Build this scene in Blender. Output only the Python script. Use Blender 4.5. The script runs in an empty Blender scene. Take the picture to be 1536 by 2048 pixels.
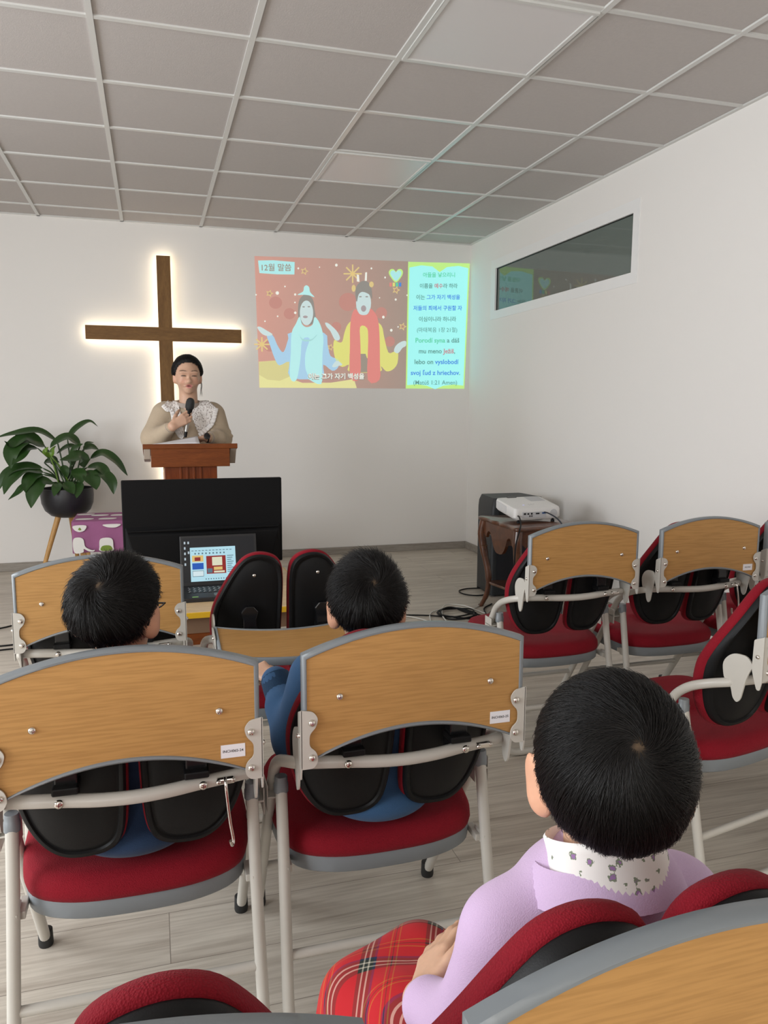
import bpy, bmesh, math, random
import numpy as np
from mathutils import Vector, Matrix
from mathutils.bvhtree import BVHTree
from mathutils.geometry import tessellate_polygon

random.seed(7); RNG = np.random.default_rng(7)
SC = bpy.context.scene
COL = SC.collection
PI = math.pi

# ------------------------------------------------------------------ camera, world, lights, exposure
cam_d = bpy.data.cameras.new('camera'); cam = bpy.data.objects.new('camera', cam_d); COL.objects.link(cam)
yaw, pitch, roll = -0.2899, -0.1332, 0.0041
cy, sy, cp, sp = math.cos(yaw), math.sin(yaw), math.cos(pitch), math.sin(pitch)
fwd = Vector((-sy * cp, cy * cp, sp)); rgt = Vector((cy, sy, 0)); upv = rgt.cross(fwd)
r2 = rgt * math.cos(roll) + upv * math.sin(roll); u2 = upv * math.cos(roll) - rgt * math.sin(roll)
M = Matrix((r2, u2, -fwd)).transposed().to_4x4(); M.translation = (0, 0, 1.2894)
cam.matrix_world = M
cam_d.sensor_fit = 'VERTICAL'; cam_d.sensor_height = 36.0; cam_d.lens = 1550.4 / 2048 * 36.0
cam_d.clip_start = 0.02
SC.camera = cam

world = bpy.data.worlds.new('world'); SC.world = world; world.use_nodes = True
world.node_tree.nodes['Background'].inputs[0].default_value = (0.75, 0.85, 1.0, 1)
world.node_tree.nodes['Background'].inputs[1].default_value = 1.0
SC.view_settings.view_transform = 'Standard'; SC.view_settings.look = 'None'
SC.view_settings.gamma = 1.0; SC.view_settings.exposure = -0.14; SC.view_settings.use_curve_mapping = False
SC.cycles.use_denoising = True
SC.cycles.max_bounces = 8; SC.cycles.diffuse_bounces = 5; SC.cycles.glossy_bounces = 4
SC.cycles.sample_clamp_indirect = 6.0

XL, XR, YB, YF, H = -3.4, 2.771, 6.617, -3.0, 2.7225

def area(name, loc, target, sx, sz, power, color):
    d = bpy.data.lights.new(name, 'AREA'); d.shape = 'RECTANGLE'; d.size = sx; d.size_y = sz
    d.energy = power; d.color = color
    o = bpy.data.objects.new(name, d); COL.objects.link(o); o.location = loc
    o.rotation_euler = (Vector(target) - Vector(loc)).to_track_quat('-Z', 'Y').to_euler()
    return o
# daylight coming through the windows of the left wall and of the wall behind the camera
area('window_daylight', (XL + 0.06, 0.1, 1.55), (0, 0.3, 1.45), 1.9, 1.5, 114, (0.92, 0.965, 1.0))
area('window_daylight', (XL + 0.06, 2.7, 1.5), (0, 2.5, 1.25), 1.9, 1.4, 110, (0.94, 0.97, 1.0))
area('window_daylight', (-0.9, YF + 0.06, 1.55), (-0.9, 0, 1.4), 2.6, 1.5, 72, (1.0, 0.95, 0.87))

# ------------------------------------------------------------------ materials
MATS = {}
def nt(name):
    m = bpy.data.materials.new(name); m.use_nodes = True
    return m, m.node_tree.nodes, m.node_tree.links, m.node_tree.nodes['Principled BSDF']
def plain(name, col, rough=0.5, metal=0.0, spec=0.5, emit=None, es=0.0, bump=0.0, bscale=200, coat=0.0, var=0.0, vscale=4.0):
    if name in MATS: return MATS[name]
    m, N, L, b = nt(name)
    b.inputs['Base Color'].default_value = (*col, 1); b.inputs['Roughness'].default_value = rough
    b.inputs['Metallic'].default_value = metal; b.inputs['Specular IOR Level'].default_value = spec
    b.inputs['Coat Weight'].default_value = coat
    if emit: b.inputs['Emission Color'].default_value = (*emit, 1); b.inputs['Emission Strength'].default_value = es
    tc = N.new('ShaderNodeTexCoord')
    if var > 0:
        n = N.new('ShaderNodeTexNoise'); n.inputs['Scale'].default_value = vscale; n.inputs['Detail'].default_value = 5
        L.new(tc.outputs['Object'], n.inputs['Vector'])
        mx = N.new('ShaderNodeMix'); mx.data_type = 'RGBA'
        mx.inputs[6].default_value = (*[c * (1 - var) for c in col], 1); mx.inputs[7].default_value = (*[min(1, c * (1 + var)) for c in col], 1)
        L.new(n.outputs['Fac'], mx.inputs[0]); L.new(mx.outputs[2], b.inputs['Base Color'])
    if bump > 0:
        n = N.new('ShaderNodeTexNoise'); n.inputs['Scale'].default_value = bscale; n.inputs['Detail'].default_value = 3
        L.new(tc.outputs['Object'], n.inputs['Vector'])
        bp = N.new('ShaderNodeBump'); bp.inputs['Strength'].default_value = bump; bp.inputs['Distance'].default_value = 0.002
        L.new(n.outputs['Fac'], bp.inputs['Height']); L.new(bp.outputs[0], b.inputs['Normal'])
    MATS[name] = m; return m
def wood(name, c1, c2, scale=(1.5, 14, 14), rough=0.4, nscale=3.0, c3=None, coat=0.0):
    if name in MATS: return MATS[name]
    m, N, L, b = nt(name)
    tc = N.new('ShaderNodeTexCoord'); mp = N.new('ShaderNodeMapping'); mp.inputs['Scale'].default_value = scale
    oi = N.new('ShaderNodeObjectInfo'); ml = N.new('ShaderNodeMath'); ml.operation = 'MULTIPLY'; ml.inputs[1].default_value = 37.0
    L.new(oi.outputs['Random'], ml.inputs[0]); L.new(tc.outputs['Object'], mp.inputs['Vector']); L.new(ml.outputs[0], mp.inputs['Location'])
    n = N.new('ShaderNodeTexNoise'); n.inputs['Scale'].default_value = nscale; n.inputs['Detail'].default_value = 8; n.inputs['Roughness'].default_value = 0.62
    n.inputs['Distortion'].default_value = 0.6
    L.new(mp.outputs[0], n.inputs['Vector'])
    r = N.new('ShaderNodeValToRGB'); r.color_ramp.elements[0].position = 0.32; r.color_ramp.elements[0].color = (*c1, 1)
    r.color_ramp.elements[1].position = 0.68; r.color_ramp.elements[1].color = (*c2, 1)
    L.new(n.outputs['Fac'], r.inputs[0]); L.new(r.outputs[0], b.inputs['Base Color'])
    n2 = N.new('ShaderNodeTexNoise'); n2.inputs['Scale'].default_value = nscale * 9; n2.inputs['Detail'].default_value = 3
    L.new(mp.outputs[0], n2.inputs['Vector'])
    mx = N.new('ShaderNodeMix'); mx.data_type = 'RGBA'; mx.blend_type = 'MULTIPLY'; mx.inputs[0].default_value = 0.22
    L.new(r.outputs[0], mx.inputs[6]); L.new(n2.outputs['Color'], mx.inputs[7]); 
    bw = N.new('ShaderNodeValToRGB'); bw.color_ramp.elements[0].color = (.84, .82, .80, 1); bw.color_ramp.elements[1].color = (1.05, 1.05, 1.05, 1)
    bw.color_ramp.elements[0].position = .38; bw.color_ramp.elements[1].position = .58
    L.new(n2.outputs['Fac'], bw.inputs[0]); L.new(bw.outputs[0], mx.inputs[7]); mx.inputs[0].default_value = 0.7
    L.new(mx.outputs[2], b.inputs['Base Color'])
    b.inputs['Roughness'].default_value = rough; b.inputs['Coat Weight'].default_value = coat
    MATS[name] = m; return m

def fabric(name, col, wscale=900, sheen=0.3, strength=0.5, col2=None):
    if name in MATS: return MATS[name]
    m, N, L, b = nt(name)
    tc = N.new('ShaderNodeTexCoord'); v = N.new('ShaderNodeTexVoronoi'); v.inputs['Scale'].default_value = wscale * 0.45
    L.new(tc.outputs['Object'], v.inputs['Vector'])
    n = N.new('ShaderNodeTexNoise'); n.inputs['Scale'].default_value = 14; n.inputs['Detail'].default_value = 4
    L.new(tc.outputs['Object'], n.inputs['Vector'])
    c2 = col2 or tuple(c * 0.62 for c in col)
    mx = N.new('ShaderNodeMix'); mx.data_type = 'RGBA'; mx.inputs[6].default_value = (*col, 1); mx.inputs[7].default_value = (*c2, 1)
    ml = N.new('ShaderNodeMath'); ml.operation = 'MULTIPLY_ADD'; ml.inputs[1].default_value = 0.9; ml.inputs[2].default_value = 0.0
    L.new(v.outputs['Distance'], ml.inputs[0]); 
    ad = N.new('ShaderNodeMath'); ad.operation = 'MULTIPLY'; L.new(ml.outputs[0], ad.inputs[0]); L.new(n.outputs['Fac'], ad.inputs[1]); ad.use_clamp = True
    L.new(ad.outputs[0], mx.inputs[0]); L.new(mx.outputs[2], b.inputs['Base Color'])
    bp = N.new('ShaderNodeBump'); bp.inputs['Strength'].default_value = strength; bp.inputs['Distance'].default_value = 0.001
    L.new(v.outputs['Distance'], bp.inputs['Height']); L.new(bp.outputs[0], b.inputs['Normal'])
    b.inputs['Roughness'].default_value = 0.85; b.inputs['Sheen Weight'].default_value = sheen; b.inputs['Specular IOR Level'].default_value = 0.2
    MATS[name] = m; return m
def vcol(name, rough=0.5, sss=0.0, spec=0.4):
    if name in MATS: return MATS[name]
    m, N, L, b = nt(name)
    a = N.new('ShaderNodeAttribute'); a.attribute_name = 'tint'
    L.new(a.outputs['Color'], b.inputs['Base Color']); b.inputs['Roughness'].default_value = rough; b.inputs['Specular IOR Level'].default_value = spec
    if sss: b.inputs['Subsurface Weight'].default_value = sss; b.inputs['Subsurface Radius'].default_value = (0.01, 0.004, 0.002); b.inputs['Subsurface Scale'].default_value = 0.5
    MATS[name] = m; return m

PAINT = plain('wall_paint', (0.80, 0.78, 0.75), 0.65, bump=0.06, bscale=300)
WHITE = plain('white_frame', (0.80, 0.80, 0.79), 0.4)
GRID = plain('grid_metal', (0.62, 0.62, 0.60), 0.28, spec=0.6)
TILE = plain('ceiling_board', (0.50, 0.468, 0.452), 0.85, bump=0.25, bscale=160, var=0.05, vscale=60)
DIFFUSER = plain('light_diffuser', (0.68, 0.66, 0.66), 0.35)
CREAM = plain('cream_paint', (0.53, 0.505, 0.455), 0.32, spec=0.5, var=0.04, vscale=30)
GREYPL = plain('grey_plastic', (0.19, 0.21, 0.225), 0.38)
BLACKPL = plain('black_plastic', (0.006, 0.006, 0.0065), 0.5, spec=0.22, bump=0.12, bscale=600)
BLACKGL = plain('black_gloss', (0.008, 0.008, 0.009), 0.22)
RUBBER = plain('rubber', (0.012, 0.012, 0.012), 0.6)
CHROME = plain('chrome', (0.72, 0.68, 0.63), 0.16, metal=1.0)
RED = fabric('red_mesh_fabric', (0.245, 0.006, 0.016), 1100, 0.03, 0.6, (0.125, 0.002, 0.007))
BEECH = wood('beech_laminate', (0.435, 0.234, 0.080), (0.468, 0.256, 0.088), (0.7, 14, 14), 0.40, 2.0)
OAK = wood('cross_oak', (0.15, 0.072, 0.018), (0.215, 0.110, 0.032), (6, 6, 1.0), 0.7, 3.0)
OAKH = wood('cross_oak_beam', (0.15, 0.072, 0.018), (0.215, 0.110, 0.032), (1.0, 6, 6), 0.7, 3.0)
CHERRY = wood('cherry_veneer', (0.12, 0.029, 0.0045), (0.18, 0.046, 0.008), (1.2, 6, 9), 0.5, 3.0)
CHERRYV = wood('cherry_veneer_upright', (0.10, 0.020, 0.004), (0.18, 0.040, 0.008), (9, 6, 1.0), 0.45, 3.0)
WALNUT = wood('walnut_polish', (0.055, 0.018, 0.008), (0.13, 0.045, 0.018), (2, 3, 3), 0.28, 4.0, coat=0.4)
for k_ in ('cherry_veneer', 'cherry_veneer_upright', 'beech_laminate'): MATS[k_].node_tree.nodes['Principled BSDF'].inputs['Specular IOR Level'].default_value = .22
MAPLE = wood('pale_maple', (0.62, 0.44, 0.24), (0.74, 0.55, 0.33), (1, 8, 8), 0.45)
YELLOW = plain('yellow_edge', (0.70, 0.42, 0.02), 0.4)
LEGWOOD = wood('stand_leg_wood', (0.45, 0.24, 0.07), (0.58, 0.33, 0.11), (10, 10, 1.5), 0.5)
PAPER = plain('paper_white', (0.80, 0.79, 0.82), 0.7)

# ------------------------------------------------------------------ geometry helpers
def link(name, me, parent=None, mat=None):
    o = bpy.data.objects.new(name, me); COL.objects.link(o)
    if parent: o.parent = parent
    if mat:
        for m in (mat if isinstance(mat, (list, tuple)) else [mat]): me.materials.append(m)
    return o
def thing(name, label, cat, loc=(0, 0, 0), rz=0.0, group=None):
    o = bpy.data.objects.new(name, None); COL.objects.link(o); o.location = loc; o.rotation_euler = (0, 0, rz)
    o.empty_display_size = 0.1
    return tag(o, label, cat, group)
def tag(o, label, cat, group=None):
    o['label'] = label; o['category'] = cat
    if group: o['group'] = group
    return o
def struct(o): o['kind'] = 'structure'; return o

class MB:
    def __init__(s): s.v = []; s.f = []; s.m = []; s.uv = None
    def add(s, vs, fs, mi=0):
        n = len(s.v); s.v += [tuple(map(float, p)) for p in vs]
        for f in fs: s.f.append(tuple(i + n for i in f)); s.m.append(mi)
        return s
    def box(s, a, b, mi=0):
        x0, y0, z0 = a; x1, y1, z1 = b
        v = [(x0, y0, z0), (x1, y0, z0), (x1, y1, z0), (x0, y1, z0), (x0, y0, z1), (x1, y0, z1), (x1, y1, z1), (x0, y1, z1)]
        return s.add(v, [(0, 3, 2, 1), (4, 5, 6, 7), (0, 1, 5, 4), (1, 2, 6, 5), (2, 3, 7, 6), (3, 0, 4, 7)], mi)
    def tube(s, path, r, n=12, mi=0, closed=False, flat=None):
        P = [Vector(p) for p in path]; k = len(P); R = r if hasattr(r, '__len__') else [r] * k
        T = []
        for i in range(k):
            a = P[(i - 1) % k] if (closed or i > 0) else P[i]; b = P[(i + 1) % k] if (closed or i < k - 1) else P[i]
            T.append((b - a).normalized())
        ref = Vector((0, 0, 1)) if abs(T[0].z) < 0.9 else Vector((1, 0, 0))
        U = (ref - T[0] * ref.dot(T[0])).normalized(); rings = []
        for i in range(k):
            U = (U - T[i] * U.dot(T[i])).normalized(); W = T[i].cross(U)
            rings.append([P[i] + (U * math.cos(2 * PI * j / n) + W * math.sin(2 * PI * j / n)) * R[i] for j in range(n)])
        vs = [p for q in rings for p in q]; fs = []
        for i in range(k if closed else k - 1):
            for j in range(n):
                a = i * n + j; b = i * n + (j + 1) % n; c = ((i + 1) % k) * n
                fs.append((a, b, c + (j + 1) % n, c + j))
        if not closed: fs += [tuple(range(n))[::-1], tuple((k - 1) * n + j for j in range(n))]
        return s.add(vs, fs, mi)
    def lathe(s, prof, n=32, c=(0, 0, 0), mi=0, axis='Z'):
        vs = []; fs = []
        for (r, z) in prof:
            for j in range(n):
                a = 2 * PI * j / n; p = (r * math.cos(a), r * math.sin(a), z)
                if axis == 'Y': p = (p[0], p[2], p[1])
                if axis == 'X': p = (p[2], p[0], p[1])
                vs.append((p[0] + c[0], p[1] + c[1], p[2] + c[2]))
        for i in range(len(prof) - 1):
            for j in range(n): fs.append((i * n + j, i * n + (j + 1) % n, (i + 1) * n + (j + 1) % n, (i + 1) * n + j))
        if prof[0][0] > 1e-6: fs.append(tuple(range(n))[::-1])
        if prof[-1][0] > 1e-6: fs.append(tuple((len(prof) - 1) * n + j for j in range(n)))
        return s.add(vs, fs, mi)
    def loft(s, rings, mi=0, cap=True):
        n = len(rings[0]); fs = []
        for i in range(len(rings) - 1):
            for j in range(n): fs.append((i * n + j, i * n + (j + 1) % n, (i + 1) * n + (j + 1) % n, (i + 1) * n + j))
        if cap: fs += [tuple(range(n))[::-1], tuple((len(rings) - 1) * n + j for j in range(n))]
        return s.add([p for r in rings for p in r], fs, mi)
    def prism(s, pts, fn, d0, d1, mi=0):
        """closed outline pts (2-D), fn(u,v,d) -> 3-D"""
        n = len(pts); vs = [fn(u, v, d0) for u, v in pts] + [fn(u, v, d1) for u, v in pts]
        tri = tessellate_polygon([[Vector((u, v, 0)) for u, v in pts]])
        fs = [tuple(t) for t in tri] + [tuple(i + n for i in t[::-1]) for t in tri]
        fs += [(i, (i + 1) % n, n + (i + 1) % n, n + i) for i in range(n)]
        return s.add(vs, fs, mi)
    def build(s, name, mat, parent=None, smooth=True, bevel=0.0, subsurf=0, angle=40, seg=2):
        me = bpy.data.meshes.new(name); me.from_pydata(s.v, [], s.f); me.update()
        bm = bmesh.new(); bm.from_mesh(me); bmesh.ops.remove_doubles(bm, verts=bm.verts, dist=1e-6); bmesh.ops.recalc_face_normals(bm, faces=bm.faces)
        bm.to_mesh(me); bm.free()
        o = link(name, me, parent, mat)
        if any(s.m) and len(me.polygons) == len(s.m): me.polygons.foreach_set('material_index', s.m)
        if smooth:
            me.polygons.foreach_set('use_smooth', [True] * len(me.polygons))
            if subsurf == 0: me.set_sharp_from_angle(angle=math.radians(angle))
        if bevel > 0:
            md = o.modifiers.new('bevel', 'BEVEL'); md.width = bevel; md.segments = seg; md.limit_method = 'ANGLE'; md.angle_limit = math.radians(35)
        if subsurf:
            md = o.modifiers.new('sub', 'SUBSURF'); md.levels = subsurf; md.render_levels = subsurf
        return o

def spline(pts, n=8, closed=True):
    """Catmull-Rom through pts"""
    P = [np.array(p, float) for p in pts]; k = len(P); out = []
    for i in range(k if closed else k - 1):
        p0 = P[(i - 1) % k] if closed or i > 0 else 2 * P[0] - P[1]
        p1 = P[i]; p2 = P[(i + 1) % k]
        p3 = P[(i + 2) % k] if closed or i + 2 < k else 2 * P[-1] - P[-2]
        for j in range(n):
            t = j / n
            out.append(0.5 * ((2 * p1) + (-p0 + p2) * t + (2 * p0 - 5 * p1 + 4 * p2 - p3) * t * t + (-p0 + 3 * p1 - 3 * p2 + p3) * t ** 3))
    if not closed: out.append(P[-1])
    return out
def roundpoly(pts, rad, n=5):
    out = []; k = len(pts)
    for i in range(k):
        p0, p1, p2 = (np.array(pts[j % k], float) for j in (i - 1, i, i + 1))
        r = rad[i] if hasattr(rad, '__len__') else rad
        if r <= 0: out.append(tuple(p1)); continue
        a = p0 - p1; b = p2 - p1; r = min(r, 0.45 * np.linalg.norm(a), 0.45 * np.linalg.norm(b))
        a = p1 + a / np.linalg.norm(a) * r; b = p1 + b / np.linalg.norm(b) * r
        for j in range(n + 1):
            t = j / n; out.append(tuple((1 - t) ** 2 * a + 2 * t * (1 - t) * p1 + t * t * b))
    return out
XZ = lambda u, v, d: (u, d, v)
YZ = lambda u, v, d: (d, u, v)
XY = lambda u, v, d: (u, v, d)

# ---- smooth-union solids polygonised with surface nets (organic bodies)
def cone(a, b, ra, rb=None): return ('c', np.array(a, float), np.array(b, float), ra, ra if rb is None else rb)
def ell(c, r, rot=None, sub=False): return ('s' if sub else 'e', np.array(c, float), np.array(r, float), np.eye(3) if rot is None else np.array(rot, float))
def rotz(a): return np.array([[math.cos(a), -math.sin(a), 0], [math.sin(a), math.cos(a), 0], [0, 0, 1]])
def rotx(a): return np.array([[1, 0, 0], [0, math.cos(a), -math.sin(a)], [0, math.sin(a), math.cos(a)]])
def roty(a): return np.array([[math.cos(a), 0, math.sin(a)], [0, 1, 0], [-math.sin(a), 0, math.cos(a)]])
def sdf_mesh(prims, res, k=0.02):
    lo = []; hi = []
    for p in prims:
        if p[0] == 'c':
            r = max(p[3], p[4]); lo.append(np.minimum(p[1], p[2]) - r); hi.append(np.maximum(p[1], p[2]) + r)
        else: lo.append(p[1] - p[2].max()); hi.append(p[1] + p[2].max())
    L = np.min(lo, 0) - 4 * res; Hh = np.max(hi, 0) + 4 * res
    n = np.ceil((Hh - L) / res).astype(int) + 1
    D = np.full(n, 1.0, np.float32)
    for p in prims:
        kk = p[5] if len(p) > 5 else k
        if p[0] == 'c':
            r = max(p[3], p[4]); a = np.minimum(p[1], p[2]) - r; b = np.maximum(p[1], p[2]) + r
        else: a = p[1] - p[2].max(); b = p[1] + p[2].max()
        i0 = np.maximum(np.floor((a - kk - 2 * res - L) / res).astype(int), 0); i1 = np.minimum(np.ceil((b + kk + 2 * res - L) / res).astype(int) + 1, n)
        X, Y, Z = np.meshgrid(*[L[d] + np.arange(i0[d], i1[d]) * res for d in range(3)], indexing='ij')
        G = np.stack([X, Y, Z], -1).astype(np.float32)
        if p[0] == 'c':
            ba = p[2] - p[1]; q = G - p[1].astype(np.float32); h = np.clip(q @ ba / max(ba @ ba, 1e-9), 0, 1)
            d = np.linalg.norm(q - h[..., None] * ba, axis=-1) - (p[3] + (p[4] - p[3]) * h)
        else:
            q = (G - p[1].astype(np.float32)) @ p[3]
            k0 = np.linalg.norm(q / p[2], axis=-1); k1 = np.linalg.norm(q / p[2] ** 2, axis=-1); d = k0 * (k0 - 1) / np.maximum(k1, 1e-6)
        sl = tuple(slice(i0[d_], i1[d_]) for d_ in range(3)); c = D[sl]
        if p[0] == 's':
            h = np.maximum(kk - np.abs(-d - c), 0) / kk; D[sl] = np.maximum(c, -d) + h * h * kk * .25
        else:
            h = np.maximum(kk - np.abs(c - d), 0) / kk; D[sl] = np.minimum(c, d) - h * h * kk * .25
    S = D < 0
    act = np.zeros(n - 1, bool); allin = np.ones(n - 1, bool)
    for c in [(i, j, l) for i in (0, 1) for j in (0, 1) for l in (0, 1)]:
        q = S[c[0]:n[0] - 1 + c[0], c[1]:n[1] - 1 + c[1], c[2]:n[2] - 1 + c[2]]; act |= q; allin &= q
    act &= ~allin
    I = np.argwhere(act); idx = np.full(n - 1, -1, np.int64); idx[act] = np.arange(len(I))
    acc = np.zeros((len(I), 3)); cnt = np.zeros(len(I))
    corners = np.array([(i, j, l) for i in (0, 1) for j in (0, 1) for l in (0, 1)])
    val = np.stack([D[tuple((I + c).T)] for c in corners], -1)
    for a in range(8):
        for b in range(a + 1, 8):
            if np.abs(corners[a] - corners[b]).sum() != 1: continue
            va, vb = val[:, a], val[:, b]; m = (va < 0) != (vb < 0); t = va[m] / (va[m] - vb[m])
            acc[m] += corners[a] + t[:, None] * (corners[b] - corners[a]); cnt[m] += 1
    V = L + (I + acc / cnt[:, None]) * res
    F = []
    for ax in range(3):
        o1, o2 = [(1, 2), (2, 0), (0, 1)][ax]
        A = S.take(range(n[ax] - 1), ax); B = S.take(range(1, n[ax]), ax); E = np.argwhere(A != B)
        E = E[(E[:, o1] > 0) & (E[:, o2] > 0) & (E[:, o1] < n[o1] - 1) & (E[:, o2] < n[o2] - 1)]
        e1 = np.eye(3, dtype=int)[o1]; e2 = np.eye(3, dtype=int)[o2]
        q = np.stack([idx[tuple(E.T)], idx[tuple((E - e1).T)], idx[tuple((E - e1 - e2).T)], idx[tuple((E - e2).T)]], -1)
        fl = S[tuple(E.T)]; q[~fl] = q[~fl][:, ::-1]; F.append(q)
    return V, np.concatenate(F)
def solid(name, prims, res, k, mat, parent=None, tint=None, smooth_it=2, origin=None, keep=None):
    V, F = sdf_mesh(prims, res, k)
    e = np.concatenate([F[:, [0, 1]], F[:, [1, 2]], F[:, [2, 3]], F[:, [3, 0]]])
    for _ in range(smooth_it):
        A = np.zeros_like(V); c = np.zeros(len(V)); np.add.at(A, e[:, 0], V[e[:, 1]]); np.add.at(c, e[:, 0], 1)
        np.add.at(A, e[:, 1], V[e[:, 0]]); np.add.at(c, e[:, 1], 1); V = 0.5 * V + 0.5 * A / np.maximum(c, 1)[:, None]
    if keep is not None:
        kv = keep(V); F = F[kv[F].all(1)]; u = np.unique(F); re = np.full(len(V), -1); re[u] = np.arange(len(u)); V = V[u]; F = re[F]
    if origin is not None: V = V - np.array(origin)
    me = bpy.data.meshes.new(name); me.from_pydata(V.tolist(), [], F.tolist()); me.update()
    me.polygons.foreach_set('use_smooth', [True] * len(me.polygons))
    o = link(name, me, parent, mat)
    if tint is not None:
        C = tint(V if origin is None else V + np.array(origin)); at = me.attributes.new('tint', 'FLOAT_COLOR', 'POINT')
        at.data.foreach_set('color', np.concatenate([C, np.ones((len(C), 1))], 1).astype(np.float32).ravel())
    return o

def text(name, body, size, mat, parent=None, mi=None, bold=0.0, extrude=0.0, align='CENTER'):
    c = bpy.data.curves.new(name, 'FONT'); c.body = body; c.size = size; c.align_x = align; c.align_y = 'CENTER'; c.offset = bold; c.extrude = extrude
    for m in (mat if isinstance(mat, (list, tuple)) else [mat]): c.materials.append(m)
    if mi:
        for i, k in enumerate(mi):
            if i < len(c.body_format): c.body_format[i].material_index = k
    c.resolution_u = 3
    f = bpy.data.objects.new(name, c); COL.objects.link(f)
    me = bpy.data.meshes.new_from_object(f.evaluated_get(bpy.context.evaluated_depsgraph_get()))
    bpy.data.objects.remove(f); bpy.data.curves.remove(c); me.name = name
    o = bpy.data.objects.new(name, me); COL.objects.link(o)
    if parent: o.parent = parent
    return o
def copy_tree(o, parent=None):
    c = o.copy(); COL.objects.link(c)
    if parent: c.parent = parent
    for ch in list(o.children): copy_tree(ch, c)
    return c

# ------------------------------------------------------------------ the room
def floor_mat():
    m, N, L, b = nt('grey_oak_floor')
    tc = N.new('ShaderNodeTexCoord')
    br = N.new('ShaderNodeTexBrick'); br.offset = 0.37; br.inputs['Scale'].default_value = 1.0
    br.inputs['Brick Width'].default_value = 1.28; br.inputs['Row Height'].default_value = 0.192
    br.inputs['Mortar Size'].default_value = 0.0011; br.inputs['Mortar Smooth'].default_value = 0.2; br.inputs['Bias'].default_value = 0
    br.inputs['Color1'].default_value = (0.0, 0.0, 0.0, 1); br.inputs['Color2'].default_value = (1, 1, 1, 1); br.inputs['Mortar'].default_value = (.5, .5, .5, 1)
    L.new(tc.outputs['Object'], br.inputs['Vector'])
    ml = N.new('ShaderNodeVectorMath'); ml.operation = 'MULTIPLY_ADD'; ml.inputs[1].default_value = (7, 3, 0)
    L.new(br.outputs['Color'], ml.inputs[0]); L.new(tc.outputs['Object'], ml.inputs[2])
    def noise(sc, s, det, dist=0.0):
        mp = N.new('ShaderNodeMapping'); mp.inputs['Scale'].default_value = sc; L.new(ml.outputs[0], mp.inputs['Vector'])
        n = N.new('ShaderNodeTexNoise'); n.inputs['Scale'].default_value = s; n.inputs['Detail'].default_value = det; n.inputs['Distortion'].default_value = dist
        L.new(mp.outputs[0], n.inputs['Vector']); return n
    n1 = noise((0.9, 9, 1), 2.2, 9, 0.8); n2 = noise((2.5, 55, 1), 2.0, 4); n3 = noise((1.1, 3.2, 1), 3.4, 3)
    r = N.new('ShaderNodeValToRGB'); e = r.color_ramp.elements
    e[0].position = .28; e[0].color = (0.42, 0.365, 0.305, 1); e[1].position = .7; e[1].color = (0.62, 0.565, 0.485, 1)
    q = e.new(.47); q.color = (0.535, 0.48, 0.41, 1)
    L.new(n1.outputs['Fac'], r.inputs[0])
    m1 = N.new('ShaderNodeMix'); m1.data_type = 'RGBA'; m1.blend_type = 'MULTIPLY'; m1.inputs[0].default_value = 0.55
    r2 = N.new('ShaderNodeValToRGB'); r2.color_ramp.elements[0].position = .36; r2.color_ramp.elements[0].color = (.78, .76, .74, 1); r2.color_ramp.elements[1].position = .6; r2.color_ramp.elements[1].color = (1.1, 1.1, 1.1, 1)
    L.new(n2.outputs['Fac'], r2.inputs[0]); L.new(r.outputs[0], m1.inputs[6]); L.new(r2.outputs[0], m1.inputs[7])
    r3 = N.new('ShaderNodeValToRGB'); r3.color_ramp.elements[0].position = .70; r3.color_ramp.elements[0].color = (1, 1, 1, 1); r3.color_ramp.elements[1].position = .80; r3.color_ramp.elements[1].color = (.42, .36, .32, 1)
    L.new(n3.outputs['Fac'], r3.inputs[0])
    m2 = N.new('ShaderNodeMix'); m2.data_type = 'RGBA'; m2.blend_type = 'MULTIPLY'; m2.inputs[0].default_value = 1.0
    L.new(m1.outputs[2], m2.inputs[6]); L.new(r3.outputs[0], m2.inputs[7])
    m3 = N.new('ShaderNodeMix'); m3.data_type = 'RGBA'; m3.inputs[7].default_value = (0.24, 0.205, 0.17, 1)
    L.new(br.outputs['Fac'], m3.inputs[0]); L.new(m2.outputs[2], m3.inputs[6]); L.new(m3.outputs[2], b.inputs['Base Color'])
    b.inputs['Roughness'].default_value = 0.42; b.inputs['Specular IOR Level'].default_value = 0.4
    bp = N.new('ShaderNodeBump'); bp.inputs['Strength'].default_value = .12; bp.inputs['Distance'].default_value = .002
    L.new(n2.outputs['Fac'], bp.inputs['Height']); L.new(bp.outputs[0], b.inputs['Normal'])
    return m
FLOORM = floor_mat()
BASEM = wood('grey_oak_skirting', (0.25, 0.225, 0.195), (0.36, 0.33, 0.29), (1.0, 8, 14), 0.5, 2.5)
T = 0.12
struct(MB().box((XL - T, YF - T, -T), (XR + T, YB + T, 0)).build('floor', FLOORM, smooth=False))
struct(MB().box((XL - T, YB, 0), (XR + T, YB + T, H + .2)).build('wall_back', PAINT, smooth=False))
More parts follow.
